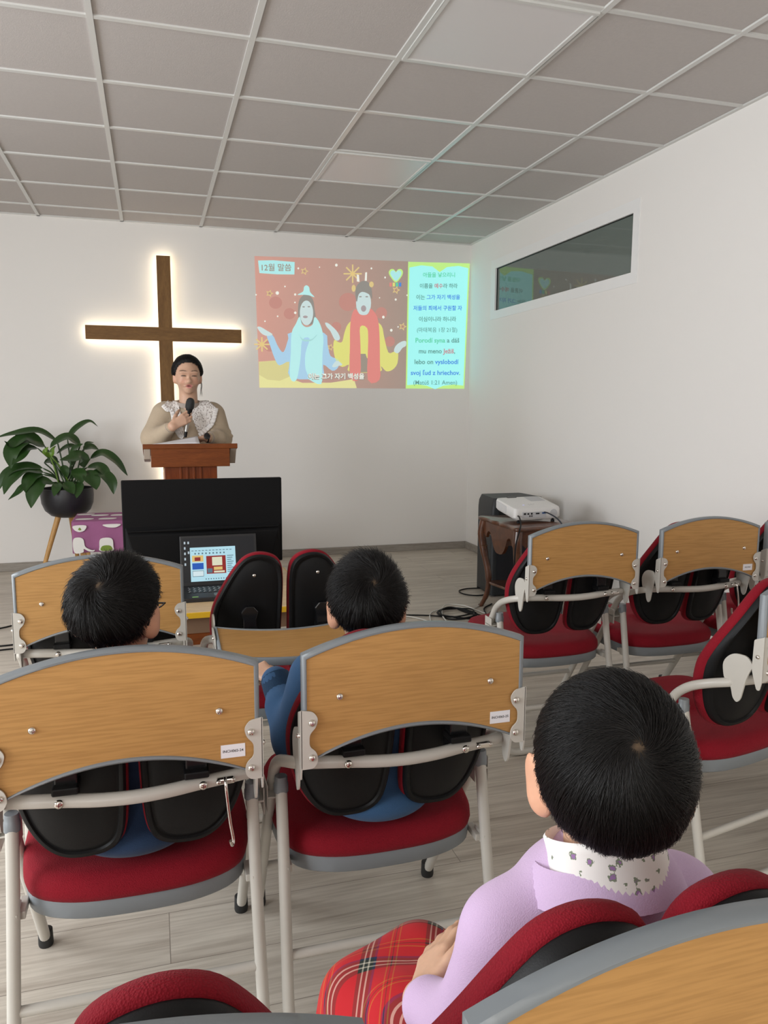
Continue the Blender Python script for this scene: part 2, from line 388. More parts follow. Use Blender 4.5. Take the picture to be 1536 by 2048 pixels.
# right wall with the long high window opening
WY0, WY1, WZ0, WZ1 = 4.09, 6.165, 2.028, 2.51
w = MB()
w.box((XR, YF - T, 0), (XR + T, WY0, H + .2)); w.box((XR, WY1, 0), (XR + T, YB + T, H + .2))
w.box((XR, WY0, 0), (XR + T, WY1, WZ0)); w.box((XR, WY0, WZ1), (XR + T, WY1, H + .2))
struct(w.build('wall_right', PAINT, smooth=False))
def wall_with_windows(name, horizontal, pos, thick, spans, z0, z1, lo, hi):
    w = MB(); cur = lo
    def bx(a, b, c, d):
        if horizontal: w.box((a, min(pos, pos + thick), c), (b, max(pos, pos + thick), d))
        else: w.box((min(pos, pos + thick), a, c), (max(pos, pos + thick), b, d))
    for a, b in spans:
        bx(cur, a, 0, H + .2); bx(a, b, 0, z0); bx(a, b, z1, H + .2); cur = b
    bx(cur, hi, 0, H + .2)
    return struct(w.build(name, PAINT, smooth=False))
wall_with_windows('wall_left', False, XL, -T, [(-0.85, 1.05), (1.55, 3.45)], 0.8, 2.3, YF - T, YB + T)
wall_with_windows('wall_rear', True, YF, -T, [(-2.2, 0.4)], 0.8, 2.3, XL - T, XR + T)
GLASS = plain('clear_glass', (1, 1, 1), 0.0)
GLASS.node_tree.nodes['Principled BSDF'].inputs['Transmission Weight'].default_value = 1.0
def window_frame(n, horizontal, pos, a, b, z0, z1):
    f = MB()
    def bx(a, b, c, d, p0, p1):
        if horizontal: f.box((a, p0, c), (b, p1, d))
        else: f.box((p0, a, c), (p1, b, d))
    p0, p1 = pos - .09, pos - .03
    bx(a, a + .05, z0, z1, p0, p1); bx(b - .05, b, z0, z1, p0, p1); bx(a, b, z0, z0 + .05, p0, p1); bx(a, b, z1 - .05, z1, p0, p1)
    bx((a + b) / 2 - .03, (a + b) / 2 + .03, z0, z1, p0, p1)
    return struct(f.build('window_%d' % n, WHITE, smooth=False))
window_frame(2, False, XL, -0.85, 1.05, .8, 2.3); window_frame(3, False, XL, 1.55, 3.45, .8, 2.3); window_frame(4, True, YF, -2.2, 0.4, .8, 2.3)
# window_1: white frame, recessed pane, dimness behind the glass put into its dark colour
DARKG = plain('dark_pane', (0.115, 0.142, 0.128), 0.015, spec=0.7)
fr = MB(); iy0, iy1, iz0, iz1 = WY0 + .062, WY1 - .083, WZ0 + .068, WZ1 - .072
for a, b in (((WY0, WZ0), (WY1, iz0)), ((WY0, iz1), (WY1, WZ1)), ((WY0, iz0), (iy0, iz1)), ((iy1, iz0), (WY1, iz1))):
    fr.box((XR - .004, a[0], a[1]), (XR + .05, b[0], b[1]))
win = struct(fr.build('window_1', WHITE, smooth=False))
struct(MB().box((XR + .016, iy0 - .004, iz0 - .004), (XR + .026, iy1 + .004, iz1 + .004)).build('window_pane', DARKG, win, smooth=False))
gk = MB()
for a, b in (((iy0 - .004, iz0 - .004), (iy1 + .004, iz0 + .004)), ((iy0 - .004, iz1 - .004), (iy1 + .004, iz1 + .004)), ((iy0 - .004, iz0), (iy0 + .004, iz1)), ((iy1 - .004, iz0), (iy1 + .004, iz1))):
    gk.box((XR + .010, a[0], a[1]), (XR + .017, b[0], b[1]))
struct(gk.build('window_gasket', BLACKPL, win, smooth=False))
# ceiling: boards above a visible metal grid
ceil = struct(MB().box((XL - T, YF - T, H + .008), (XR + T, YB + T, H + .1)).build('ceiling', TILE, smooth=False))
g = MB(); bw = .012
xs = [i * .6 - .1695 for i in range(-5, 5)]; ys = [j * .6 + 3.2785 for j in range(-10, 6)]
for x in xs: g.box((x - bw, YF, H), (x + bw, YB, H + .012))
for y in ys:
    px = XL
    for x in xs + [XR + bw]:
        g.box((px + (bw if px > XL else 0), y - bw, H + .001), (x - bw, y + bw, H + .012)); px = x
g.box((XL, YB - .02, H), (XR, YB, H + .012)); g.box((XR - .02, YF, H), (XR, YB - .02, H + .012))
g.box((XL, YF, H), (XL + .02, YB - .02, H + .012))
struct(g.build('ceiling_grid', GRID, ceil, smooth=False))
for y0, lab in ((2.6785, 'unlit square light panel set in the ceiling grid nearer the camera, above the right chairs'), (4.4785, 'unlit square light panel set in the ceiling grid farther back, before the projected picture')):
    x0 = 1.0305
    t = thing('ceiling_light_panel', lab, 'ceiling light', (x0 + .3, y0 + .3, H), 0, 'ceiling light panels')
    a = .3 - bw; f = MB()
    for p, q in (((-a, -a), (a, -a + .018)), ((-a, a - .018), (a, a)), ((-a, -a + .018), (-a + .018, a - .018)), ((a - .018, -a + .018), (a, a - .018))):
        f.box((p[0], p[1], -.007), (q[0], q[1], .008))
    f.build('panel_frame', GRID, t, smooth=False, bevel=.002)
    MB().box((-a + .018, -a + .018, -.001), (a - .018, a - .018, .008)).build('diffuser', DIFFUSER, t, smooth=False)
struct(MB().box((XL, YB - .014, 0), (XR, YB, .065)).build('baseboard_back', BASEM, smooth=False, bevel=.003))
struct(MB().box((XR - .014, YF, 0), (XR, YB - .014, .065)).build('baseboard_right', BASEM, smooth=False, bevel=.003))
struct(MB().box((XL, YF, 0), (XL + .014, YB - .014, .065)).build('baseboard_left', BASEM, smooth=False, bevel=.003))

# ------------------------------------------------------------------ folding chairs with writing tablets
def catmull3(pts, n=6): return [tuple(p) for p in spline(pts, n, closed=False)]
def mirror(o_pts, s): return [(s * p[0], p[1], p[2]) for p in o_pts]

def bolt(parent, loc, r=.007, axis='-Y', name='bolt'):
    m = MB(); pr = [(r, 0), (r * .98, .0015), (r * .8, .0035), (r * .45, .0048), (0, .0052)]
    m.lathe(pr, 14)
    m.box((-r * .5, -r * .09, .0042), (r * .5, r * .09, .0056)); m.box((-r * .09, -r * .5, .0042), (r * .09, r * .5, .0056))
    o = m.build(name, CHROME, parent); o.location = loc
    o.rotation_euler = {'-Y': (PI / 2, 0, 0), '-X': (0, -PI / 2, 0), 'X': (0, PI / 2, 0), 'Z': (0, 0, 0)}[axis]
    return o

PIV = (-.053, .655)     # hinge of the writing tablet (y, z)
def tablet_outline(inset=0.0):
    w_ = .218 - inset; pts = []
    n = 24
    for i in range(n + 1):          # top arc, right to left
        x = w_ - 2 * w_ * i / n; pts.append((x, .852 - inset + .042 * (1 - (x / w_) ** 2)))
    for i in range(n + 1):          # bottom arc, left to right
        x = -w_ + 2 * w_ * i / n; pts.append((x, .643 + inset + .052 * (1 - (x / w_) ** 2)))
    return pts
def make_chair(label, folded=True, sticker=None, hook=False, label_group='folding chairs with writing tablets'):
    t = thing('folding_chair', label, 'chair', group=label_group)
    # seat
    so = spline([(0, .098), (.12, .108), (.198, .15), (.224, .24), (.228, .36), (.222, .46), (.17, .525), (0, .545), (-.17, .525), (-.222, .46), (-.228, .36), (-.224, .24), (-.198, .15), (-.12, .108)], 5)
    cx_, cy_ = 0, .33
    def ring(s, z, push=0): return [((x - cx_) * s + cx_, (y - cy_) * s + cy_, z + .045 * (y - .1)) for x, y in so]
    m = MB(); m.loft([ring(.90, .312), ring(.975, .312), ring(.99, .316), ring(.995, .345), ring(.985, .350), ring(.9, .350)])
    m.build('seat_pan', GREYPL, t)
    m = MB(); m.loft([ring(.97, .348), ring(1.0, .350), ring(1.012, .362), ring(1.005, .378), ring(.97, .392), ring(.90, .399), ring(.75, .400), ring(.5, .396), ring(.25, .393), ring(.02, .392)])
    m.build('seat_cushion', RED, t, angle=80)
    # tubes
    R = .0122
    bar = [(-.237, .192, .500), (-.2365, .165, .540), (-.235, .125, .571), (-.230, .075, .594), (-.214, .030, .609), (-.19, .012, .614), (-.12, -.001, .613), (-.06, -.012, .611), (0, -.016, .610)]
    full = bar + [(-p[0], p[1], p[2]) for p in bar[-2::-1]]
    MB().tube(catmull3(full, 5), R, 14).build('back_bar', CREAM, t, angle=70)
    for s in (-1, 1):
        # front leg: from the end of the arm down to the front foot
        p = [(s * .237, .192, .502), (s * .2375, .208, .474), (s * .2375, .228, .444), (s * .236, .36, .240), (s * .234, .50, .028)]
        lg = MB().tube(catmull3(p, 5), .0125, 14).build('leg', CREAM, t, angle=70)
        MB().lathe([(.0135, .042), (.0165, .04), (.0175, .006), (.016, 0), (0, 0)][::-1], 16, (s * .2335, .508, 0)).build('foot_cap', RUBBER, lg)
        br = MB(); br.box((s * .237 - .017, .165, .470), (s * .237 + .017, .215, .474)); br.box((s * .237 - .017, .165, .442), (s * .237 - .0145, .222, .500)); br.box((s * .237 + .0145, .165, .442), (s * .237 + .017, .222, .500))
        br.build('pivot_bracket', CREAM, lg, smooth=False, bevel=.001)
        # rear leg, bending into the floor bar
        p = [(s * .226, .150, .505), (s * .227, .12, .36), (s * .230, .075, .15), (s * .231, .056, .065), (s * .226, .049, .032), (s * .205, .046, .0165), (s * .17, .046, .0135)]
        lg = MB().tube(catmull3(p, 5), .0125, 14).build('leg', CREAM, t, angle=70)
        MB().lathe([(.0125, -.02), (.0155, -.018), (.0155, .0), (.0140, .002), (.0140, .012), (.0128, .016), (0, .016)], 18, (s * .226, .151, .510)).build('collar', GREYPL, lg)
        sb = MB(); sb.box((s * .2225 - .004, .105, .318), (s * .2225 + .004, .158, .345)); sb.box((s * .216 - .008, .125, .322), (s * .216 + .008, .18, .338))
        sb.build('seat_bracket', CREAM, lg, smooth=False, bevel=.002)
    MB().tube([(-.17, .046, .0135), (.17, .046, .0135)], .0125, 14).build('floor_bar', CREAM, t, angle=70)
    MB().tube([(-.225, .082, .165), (.225, .082, .165)], .0105, 14).build('stretcher', CREAM, t, angle=70)
    MB().tube([(-.235, .405, .172), (.235, .405, .172)], .0095, 14).build('stretcher', CREAM, t, angle=70)
    # twin backrests
    half = [(.011, .79), (.018, .828), (.040, .852), (.080, .862), (.118, .852), (.147, .822), (.175, .775), (.202, .715), (.214, .66), (.214, .60), (.203, .545), (.185, .500), (.160, .467), (.130, .450), (.095, .447), (.060, .451), (.034, .468), (.021, .50), (.015, .56), (.012, .66), (.010, .74)]
    ol = spline(half, 4); cxp, czp = .110, .66
    def ys(x, z):
        u = (z - .45) / .42; base = .088 - .165 * u + .092 * u * u - .030 * u ** 3
        return base + 3.2 * (1 - .75 * min(1, max(0, (z - .64) / .2))) * max(0, abs(x) - .09) ** 2 + .0
    for s in (-1, 1):
        def rg(sx, sz, d):
            out = []
            for x, z in ol:
                X = (x - cxp) * sx + cxp; Z = (z - czp) * sz + czp; out.append((s * X, ys(X, Z) + d, Z))
            return out
        m = MB(); m.loft([rg(.02, .02, .004), rg(.5, .5, .003), rg(.78, .88, .003), rg(.82, .905, .006), rg(.86, .925, .006), rg(.89, .94, .001), rg(.95, .975, .000), rg(.985, .992, .005), rg(1, 1, .014), rg(.99, .995, .022), rg(.8, .8, .024)])
        bk = m.build('backrest', BLACKPL, t, angle=50)
        m = MB(); m.loft([rg(.9, .95, .016), rg(1.01, 1.008, .018), rg(1.035, 1.024, .025), rg(1.042, 1.030, .034), rg(1.015, 1.015, .045), rg(.92, .96, .053), rg(.7, .8, .056), rg(.35, .4, .058), rg(.02, .02, .058)])
        m.build('backrest_cushion', RED, bk, angle=80)
        c = MB(); yb = ys(.11, .66)
        c.prism([(s * .11 - .019, .600), (s * .11 + .019, .600), (s * .11 + .019, .668), (s * .11 + .026, .690), (s * .11 + .013, .706), (s * .11 - .013, .706), (s * .11 - .026, .690), (s * .11 - .019, .668)], XZ, -.006 + .004, yb + .012)
        c.build('clip', BLACKGL, bk, smooth=False, bevel=.003)
        c = MB(); c.box((s * .11 - .022, -.018, .628), (s * .11 + .022, .03, .642)); c.build('clip', BLACKPL, bk, smooth=False, bevel=.003)
        bolt(bk, (s * .095, ys(.095, .80) + .005, .80), .006)
        bolt(t, (s * .121, -.0135, .613), .0082)
    # half-moon plates welded on the bar
    pl = roundpoly([(.040, .618), (.048, .660), (.020, .690), (-.022, .692), (-.040, .672), (-.024, .640), (-.010, .578), (.000, .566), (.012, .576), (.020, .606)], [.01, .02, .025, .02, .008, .02, .01, .008, .01, .01], 4)
    for s in (-1, 1):
        MB().prism(pl, YZ, s * .2165 - .0022, s * .2165 + .0022).build('hinge_plate', CREAM, t, smooth=False, bevel=.0008)
        pass
    bolt(t, (.148, -.0150, .616), .0052); bolt(t, (.174, -.0125, .617), .0052)
    m = MB(); m.box((.145, -.0165, .611), (.177, -.0045, .621)); m.build('hook_clamp', CHROME, t, smooth=False, bevel=.002)
    if hook:
        if hook == 1: hp = [(.160, -.014, .622), (.160, -.024, .618), (.161, -.028, .600), (.166, -.028, .545), (.171, -.029, .510), (.168, -.036, .503), (.165, -.040, .514)]
        else: hp = [(.160, -.014, .622), (.160, -.024, .618), (.162, -.028, .595), (.170, -.028, .545), (.168, -.029, .515), (.154, -.030, .500), (.139, -.031, .510), (.136, -.032, .528)]
        MB().tube(catmull3(hp, 6), .0031, 10).build('bag_hook', CHROME, t, angle=80)
    # writing tablet
    y0 = PIV[0]
    tb = MB().prism(tablet_outline(.006), XZ, y0 - .0085, y0 + .0085).build('writing_tablet', BEECH, t, smooth=False)
    ro = tablet_outline(0); ri = tablet_outline(.0085); n = len(ro); e = MB()
    prof = [(0, -.0085), (0.15, -.0112), (.55, -.0118), (1.0, -.008), (1.0, .008), (.55, .0118), (.15, .0112), (0, .0085)]
    rings = []
    for k in range(n):
        rings.append([(ri[k][0] + (ro[k][0] - ri[k][0]) * u, y0 + d, ri[k][1] + (ro[k][1] - ri[k][1]) * u) for u, d in prof])
    rings.append(rings[0]); e.loft(rings, cap=False); e.build('edge_trim', GREYPL, tb, angle=50)
    for s in (-1, 1):
        bolt(tb, (s * .149, y0 - .0085, .769), .0068)
        bo = roundpoly([(s * .2215, .752), (s * .200, .748), (s * .190, .735), (s * .194, .718), (s * .2065, .706), (s * .2065, .682), (s * .194, .672), (s * .190, .655), (s * .198, .640), (s * .2215, .640)], [0, .006, .008, .008, .01, .01, .008, .008, .008, 0], 4)
        hb = MB().prism(bo, XZ, y0 - .0150, y0 - .0122)
        fl = roundpoly([(y0 - .0150, .752), (y0 + .012, .740), (y0 + .014, .665), (y0 + .006, .640), (y0 - .002, .618), (y0 - .010, .618), (y0 - .015, .640)], [0, .005, .008, .006, .004, .004, .002], 3)
        hb.prism(fl, YZ, s * .2215 - .0014, s * .2215 + .0014)
        h = hb.build('hinge_bracket', CREAM, tb, smooth=False, bevel=.0007)
        bolt(tb, (s * .2020, y0 - .0150, .727), .0068); bolt(tb, (s * .2020, y0 - .0150, .661), .0068)
        bolt(tb, (s * .2228, y0 - .001, .700), .0055, 'X' if s > 0 else '-X')
    if sticker is not None:
        st = MB().box((.150, y0 - .0092, .682), (.192, y0 - .0086, .706)).build('asset_sticker', PAPER, tb, smooth=False)
        tx = text('sticker_text', sticker, .0068, INK, tb, bold=.00008); tx.location = (.171, y0 - .0094, .694); tx.rotation_euler = (PI / 2, 0, 0)
    if not folded:
        a = math.radians(97); c, s_ = math.cos(a), math.sin(a)
        Tm = Matrix.Translation((0, PIV[0], PIV[1])) @ Matrix.Rotation(a, 4, 'X') @ Matrix.Translation((0, -PIV[0], -PIV[1]))
        tb.matrix_local = Tm
    return t
INK = plain('black_ink', (0.02, 0.02, 0.025), 0.6)
def relabel(c, lab): c['label'] = lab; return c
def put(c, x, y, rz=0): c.location = (x, y, 0); c.rotation_euler = (0, 0, rz); return c

base = make_chair('empty folding chair without sticker in the right front row, nearest the projector table', True)
put(base, 1.461, 2.455, .0)
def dup(lab, x, y, rz=0): return put(relabel(copy_tree(base), lab), x, y, rz)
dup('folding chair left of the laptop in the front row, behind the seated boy with glasses', -.148, 2.248, 0)
dup('folding chair cut off at the right edge of the front row, by the white wall', 2.508, 2.50, 0)
dup('folding chair at the right edge with cream armrest tube and red seat in view', 1.585, 1.565, .2)
dup('folding chair at the far right edge, only its front foot in view', 2.098, 1.68, .2)
dup('nearest folding chair at bottom right, holding the child in lilac', .421, .520, 0)
dup('nearest folding chair at the bottom left of the tartan skirt, mostly cut off', -.088, .529, .03)
put(make_chair('folding chair with sticker ending in 24 and straight metal hook, boy with glasses seated', True, 'INCH065-24', 1), -.054, 1.372, .0)
put(make_chair('folding chair with an asset sticker ending in 25, boy in blue sweater sitting in it', True, 'INCH065-25'), .46, 1.381, .0)
put(make_chair('folding chair with curved metal hook and sticker in the right front row', True, 'INCH065', 2), 1.989, 2.448, 0)
put(make_chair('folding chair with its wooden tablet folded down flat, both black backrests in full view', False), .369, 2.25, 0)

# ------------------------------------------------------------------ cross with light strips behind it
def s2l(c): return tuple(((x / 255) / 12.92 if x / 255 <= .04045 else ((x / 255 + .055) / 1.055) ** 2.4) for x in c)
t = thing('wall_cross', 'large oak cross on the back wall with light glowing from behind its edges', 'cross', (.13, 6.587, .65))
def local(o, root): o.location = -Vector(root.location); return o
local(MB().box((.078, 6.540, .65), (.183, 6.566, 2.47)).build('upright', OAK, t, smooth=False, bevel=.0015), t)
bmm = MB(); bmm.box((-.469, 6.5385, 1.813), (.728, 6.5665, 1.919)); local(bmm.build('crossbeam', OAKH, t, smooth=False, bevel=.0015), t)
LED = plain('led_strip', (1, 1, 1), 0.5, emit=(1.0, 0.87, 0.64), es=21.0)
def led(a, b): local(MB().box(a, b).build('light_strip', LED, t, smooth=False), t)
e = .010
led((.078 + e, 6.5672, .66), (.078 + e + .006, 6.572, 1.80)); led((.183 - e - .006, 6.5672, .66), (.183 - e, 6.572, 1.80))
led((.078 + e, 6.5672, 1.93), (.078 + e + .006, 6.572, 2.46)); led((.183 - e - .006, 6.5672, 1.93), (.183 - e, 6.572, 2.46))
led((.078 + e, 6.5672, 2.454), (.183 - e, 6.572, 2.46))
led((-.469 + e, 6.5672, 1.813 + e), (.08, 6.572, 1.813 + e + .006)); led((-.469 + e, 6.5672, 1.919 - e - .006), (.08, 6.572, 1.919 - e))
led((.18, 6.5672, 1.813 + e), (.728 - e, 6.572, 1.813 + e + .006)); led((.18, 6.5672, 1.919 - e - .006), (.728 - e, 6.572, 1.919 - e))
led((-.469 + e, 6.5672, 1.83), (-.469 + e + .006, 6.572, 1.90)); led((.728 - e - .006, 6.5672, 1.83), (.728 - e, 6.572, 1.90))

# ------------------------------------------------------------------ projected picture: projector light put into flat glowing shapes on the back wall
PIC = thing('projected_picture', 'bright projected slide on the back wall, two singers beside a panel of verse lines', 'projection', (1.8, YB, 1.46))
def slide_glow(name, rgb, k=0.72):
    F = s2l(rgb); return plain('slide_glow_' + name, tuple(c * .5 for c in F), 0.8, spec=0.1, emit=F, es=.80)
B = dict(bg=slide_glow('red', (182, 144, 131)), cyan=slide_glow('cyan', (167, 248, 245)), lime=slide_glow('lime', (194, 240, 140)), grey=slide_glow('grey', (106, 158, 152)), green=slide_glow('green', (106, 206, 168)),
         redt=slide_glow('red_text', (196, 132, 140)), blue=slide_glow('blue', (84, 142, 222)), yel=slide_glow('yellow', (222, 220, 130)), scarf=slide_glow('red_scarf', (222, 140, 133)), face=slide_glow('face', (202, 221, 221)),
         sky=slide_glow('pale_blue', (170, 206, 230)), knit=slide_glow('pale_knit', (185, 235, 234)), hair=slide_glow('hair', (148, 144, 138)), white=slide_glow('white', (236, 238, 228)), gold=slide_glow('gold', (220, 198, 140)),
         dark=slide_glow('dark', (158, 148, 136)), orange=slide_glow('orange', (226, 222, 158)), hill=slide_glow('hill', (212, 205, 146)), rose=slide_glow('rose', (194, 142, 132)), mouth=slide_glow('mouth', (170, 158, 160)), shade=slide_glow('knit_shade', (168, 214, 214)), tagc=slide_glow('tag', (176, 232, 232)))
m, N, L, bs = nt('slide_glow_backdrop'); tcn = N.new('ShaderNodeTexCoord'); sx_ = N.new('ShaderNodeSeparateXYZ'); L.new(tcn.outputs['Object'], sx_.inputs[0])
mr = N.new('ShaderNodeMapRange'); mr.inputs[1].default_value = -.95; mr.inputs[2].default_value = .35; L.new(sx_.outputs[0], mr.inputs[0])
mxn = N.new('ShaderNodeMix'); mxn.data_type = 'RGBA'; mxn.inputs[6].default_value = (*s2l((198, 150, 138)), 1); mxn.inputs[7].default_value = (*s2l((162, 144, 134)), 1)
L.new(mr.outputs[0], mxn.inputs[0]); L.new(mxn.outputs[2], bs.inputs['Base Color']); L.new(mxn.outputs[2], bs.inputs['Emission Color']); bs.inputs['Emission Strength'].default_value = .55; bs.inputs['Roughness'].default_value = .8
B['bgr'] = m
def wxy(cx, cy):
    q = (cx - 30) / 1473; x = .855 + 1.906 * q
    return x - 1.8, 2.522 + .046 * q - (cy - 42 - 50 * q) * (1.067 + .034 * q) / (898 - 43 * q) - 1.46
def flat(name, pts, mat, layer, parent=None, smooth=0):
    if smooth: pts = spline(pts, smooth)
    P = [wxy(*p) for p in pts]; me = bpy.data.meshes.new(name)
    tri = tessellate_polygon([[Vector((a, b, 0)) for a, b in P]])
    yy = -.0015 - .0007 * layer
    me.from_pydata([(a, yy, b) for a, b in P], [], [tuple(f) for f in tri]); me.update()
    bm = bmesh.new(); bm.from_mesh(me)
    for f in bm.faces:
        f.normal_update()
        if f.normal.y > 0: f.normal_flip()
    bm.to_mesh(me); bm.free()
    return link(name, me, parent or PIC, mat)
def oval(cx, cy, rx, ry, n=20, a0=0): return [(cx + rx * math.cos(2 * PI * i / n + a0), cy + ry * math.sin(2 * PI * i / n + a0)) for i in range(n)]
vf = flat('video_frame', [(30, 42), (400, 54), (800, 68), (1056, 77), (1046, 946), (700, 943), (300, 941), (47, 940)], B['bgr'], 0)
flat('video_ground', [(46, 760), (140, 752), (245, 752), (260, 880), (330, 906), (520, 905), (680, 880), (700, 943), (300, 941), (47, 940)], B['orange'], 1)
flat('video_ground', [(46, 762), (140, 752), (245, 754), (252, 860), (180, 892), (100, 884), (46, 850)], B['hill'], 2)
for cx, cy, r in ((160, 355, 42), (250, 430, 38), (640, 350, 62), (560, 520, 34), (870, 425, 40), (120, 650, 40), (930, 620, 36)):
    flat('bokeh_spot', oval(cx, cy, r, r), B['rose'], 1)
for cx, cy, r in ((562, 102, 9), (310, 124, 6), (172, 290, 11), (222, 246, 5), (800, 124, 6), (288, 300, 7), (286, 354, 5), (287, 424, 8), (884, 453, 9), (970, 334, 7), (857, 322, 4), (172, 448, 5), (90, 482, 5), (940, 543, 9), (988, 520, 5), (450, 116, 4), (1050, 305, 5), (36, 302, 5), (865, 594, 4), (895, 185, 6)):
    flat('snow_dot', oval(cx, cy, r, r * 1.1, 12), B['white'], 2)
def star(cx, cy, r, a0=0.3):
    p = []
    for i in range(10):
        rr = r if i % 2 == 0 else r * .45; a = a0 + i * PI / 5; p.append((cx + rr * math.sin(a), cy - rr * math.cos(a)))
    flat('gold_star', p, B['gold'], 2)
    q = [(cx + (x - cx) * .55, cy + (y - cy) * .55) for x, y in p]; flat('gold_star', q, B['bg'], 3)
for a in ((350, 143, 28), (122, 293, 26), (972, 270, 30), (1020, 518, 30), (520, 660, 26)): star(*a)
def flake(cx, cy, r):
    for k in range(4):
        a = k * PI / 4; dx, dy = math.cos(a), math.sin(a); w_ = 5
        flat('gold_snowflake', [(cx - dx * r - dy * w_, cy - dy * r + dx * w_), (cx - dx * r + dy * w_, cy - dy * r - dx * w_), (cx + dx * r + dy * w_, cy + dy * r - dx * w_), (cx + dx * r - dy * w_, cy + dy * r + dx * w_)], B['gold'], 2)
flake(672, 160, 62); flake(68, 640, 50)
# woman in pale blue with a pale scarf
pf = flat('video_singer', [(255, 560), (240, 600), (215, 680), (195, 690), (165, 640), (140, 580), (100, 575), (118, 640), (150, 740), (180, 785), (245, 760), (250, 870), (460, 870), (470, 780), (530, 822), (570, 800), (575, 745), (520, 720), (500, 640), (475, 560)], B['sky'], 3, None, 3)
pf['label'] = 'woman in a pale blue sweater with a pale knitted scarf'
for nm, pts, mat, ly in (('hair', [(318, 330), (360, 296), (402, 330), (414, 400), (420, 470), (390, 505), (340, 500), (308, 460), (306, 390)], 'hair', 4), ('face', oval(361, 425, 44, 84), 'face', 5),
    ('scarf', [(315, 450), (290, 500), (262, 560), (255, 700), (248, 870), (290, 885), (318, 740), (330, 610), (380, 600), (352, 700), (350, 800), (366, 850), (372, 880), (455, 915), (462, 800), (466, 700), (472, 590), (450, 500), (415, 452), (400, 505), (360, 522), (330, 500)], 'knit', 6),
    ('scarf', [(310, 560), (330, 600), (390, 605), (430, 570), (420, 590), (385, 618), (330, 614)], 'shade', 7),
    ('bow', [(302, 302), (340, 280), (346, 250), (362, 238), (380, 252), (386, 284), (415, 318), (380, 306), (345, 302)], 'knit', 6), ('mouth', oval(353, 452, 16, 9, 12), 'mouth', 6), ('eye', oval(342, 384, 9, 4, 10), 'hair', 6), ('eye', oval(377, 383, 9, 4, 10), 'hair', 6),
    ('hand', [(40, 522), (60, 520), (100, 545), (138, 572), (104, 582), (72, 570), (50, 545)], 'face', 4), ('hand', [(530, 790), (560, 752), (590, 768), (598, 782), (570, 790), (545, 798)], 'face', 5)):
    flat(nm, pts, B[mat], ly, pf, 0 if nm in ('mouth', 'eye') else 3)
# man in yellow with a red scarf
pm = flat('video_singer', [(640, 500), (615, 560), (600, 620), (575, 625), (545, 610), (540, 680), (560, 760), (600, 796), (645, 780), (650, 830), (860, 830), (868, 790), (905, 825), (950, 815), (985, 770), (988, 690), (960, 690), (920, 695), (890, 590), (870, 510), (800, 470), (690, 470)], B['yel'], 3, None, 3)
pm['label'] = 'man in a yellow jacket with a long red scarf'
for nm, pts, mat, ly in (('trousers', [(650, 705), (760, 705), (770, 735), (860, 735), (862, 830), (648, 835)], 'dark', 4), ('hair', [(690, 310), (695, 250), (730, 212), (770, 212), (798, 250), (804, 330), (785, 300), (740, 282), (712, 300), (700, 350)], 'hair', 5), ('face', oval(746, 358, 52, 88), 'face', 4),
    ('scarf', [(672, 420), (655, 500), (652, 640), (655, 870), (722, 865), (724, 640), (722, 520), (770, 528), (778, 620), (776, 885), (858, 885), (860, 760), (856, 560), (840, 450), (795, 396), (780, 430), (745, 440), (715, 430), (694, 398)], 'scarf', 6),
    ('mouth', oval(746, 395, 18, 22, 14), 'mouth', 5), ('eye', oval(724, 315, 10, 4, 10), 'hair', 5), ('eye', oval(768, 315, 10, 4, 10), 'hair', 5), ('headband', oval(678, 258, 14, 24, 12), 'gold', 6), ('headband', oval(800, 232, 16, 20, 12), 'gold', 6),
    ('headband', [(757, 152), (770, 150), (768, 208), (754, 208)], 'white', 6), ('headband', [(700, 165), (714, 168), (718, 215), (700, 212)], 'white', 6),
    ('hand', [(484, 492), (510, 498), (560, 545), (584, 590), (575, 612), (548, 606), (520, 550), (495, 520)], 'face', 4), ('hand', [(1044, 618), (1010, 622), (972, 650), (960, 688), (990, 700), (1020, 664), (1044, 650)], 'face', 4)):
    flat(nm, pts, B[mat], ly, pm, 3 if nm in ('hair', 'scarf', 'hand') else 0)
# small heart emblem
hp = [(970, 218), (932, 180), (920, 150), (934, 130), (955, 130), (970, 146), (986, 130), (1008, 130), (1020, 150), (1008, 182)]
hl = flat('heart_emblem', hp, B['lime'], 3, smooth=4)
flat('heart_emblem', [(970 + (x - 970) * .78, 172 + (y - 172) * .78) for x, y in hp], B['tagc'], 4, hl, 4)
for i, c in enumerate(('scarf', 'yel', 'green', 'blue')): flat('emblem_blocks', [(926 + 22 * i, 220), (942 + 22 * i, 220), (942 + 22 * i, 246), (926 + 22 * i, 246)], B[c], 4, hl)
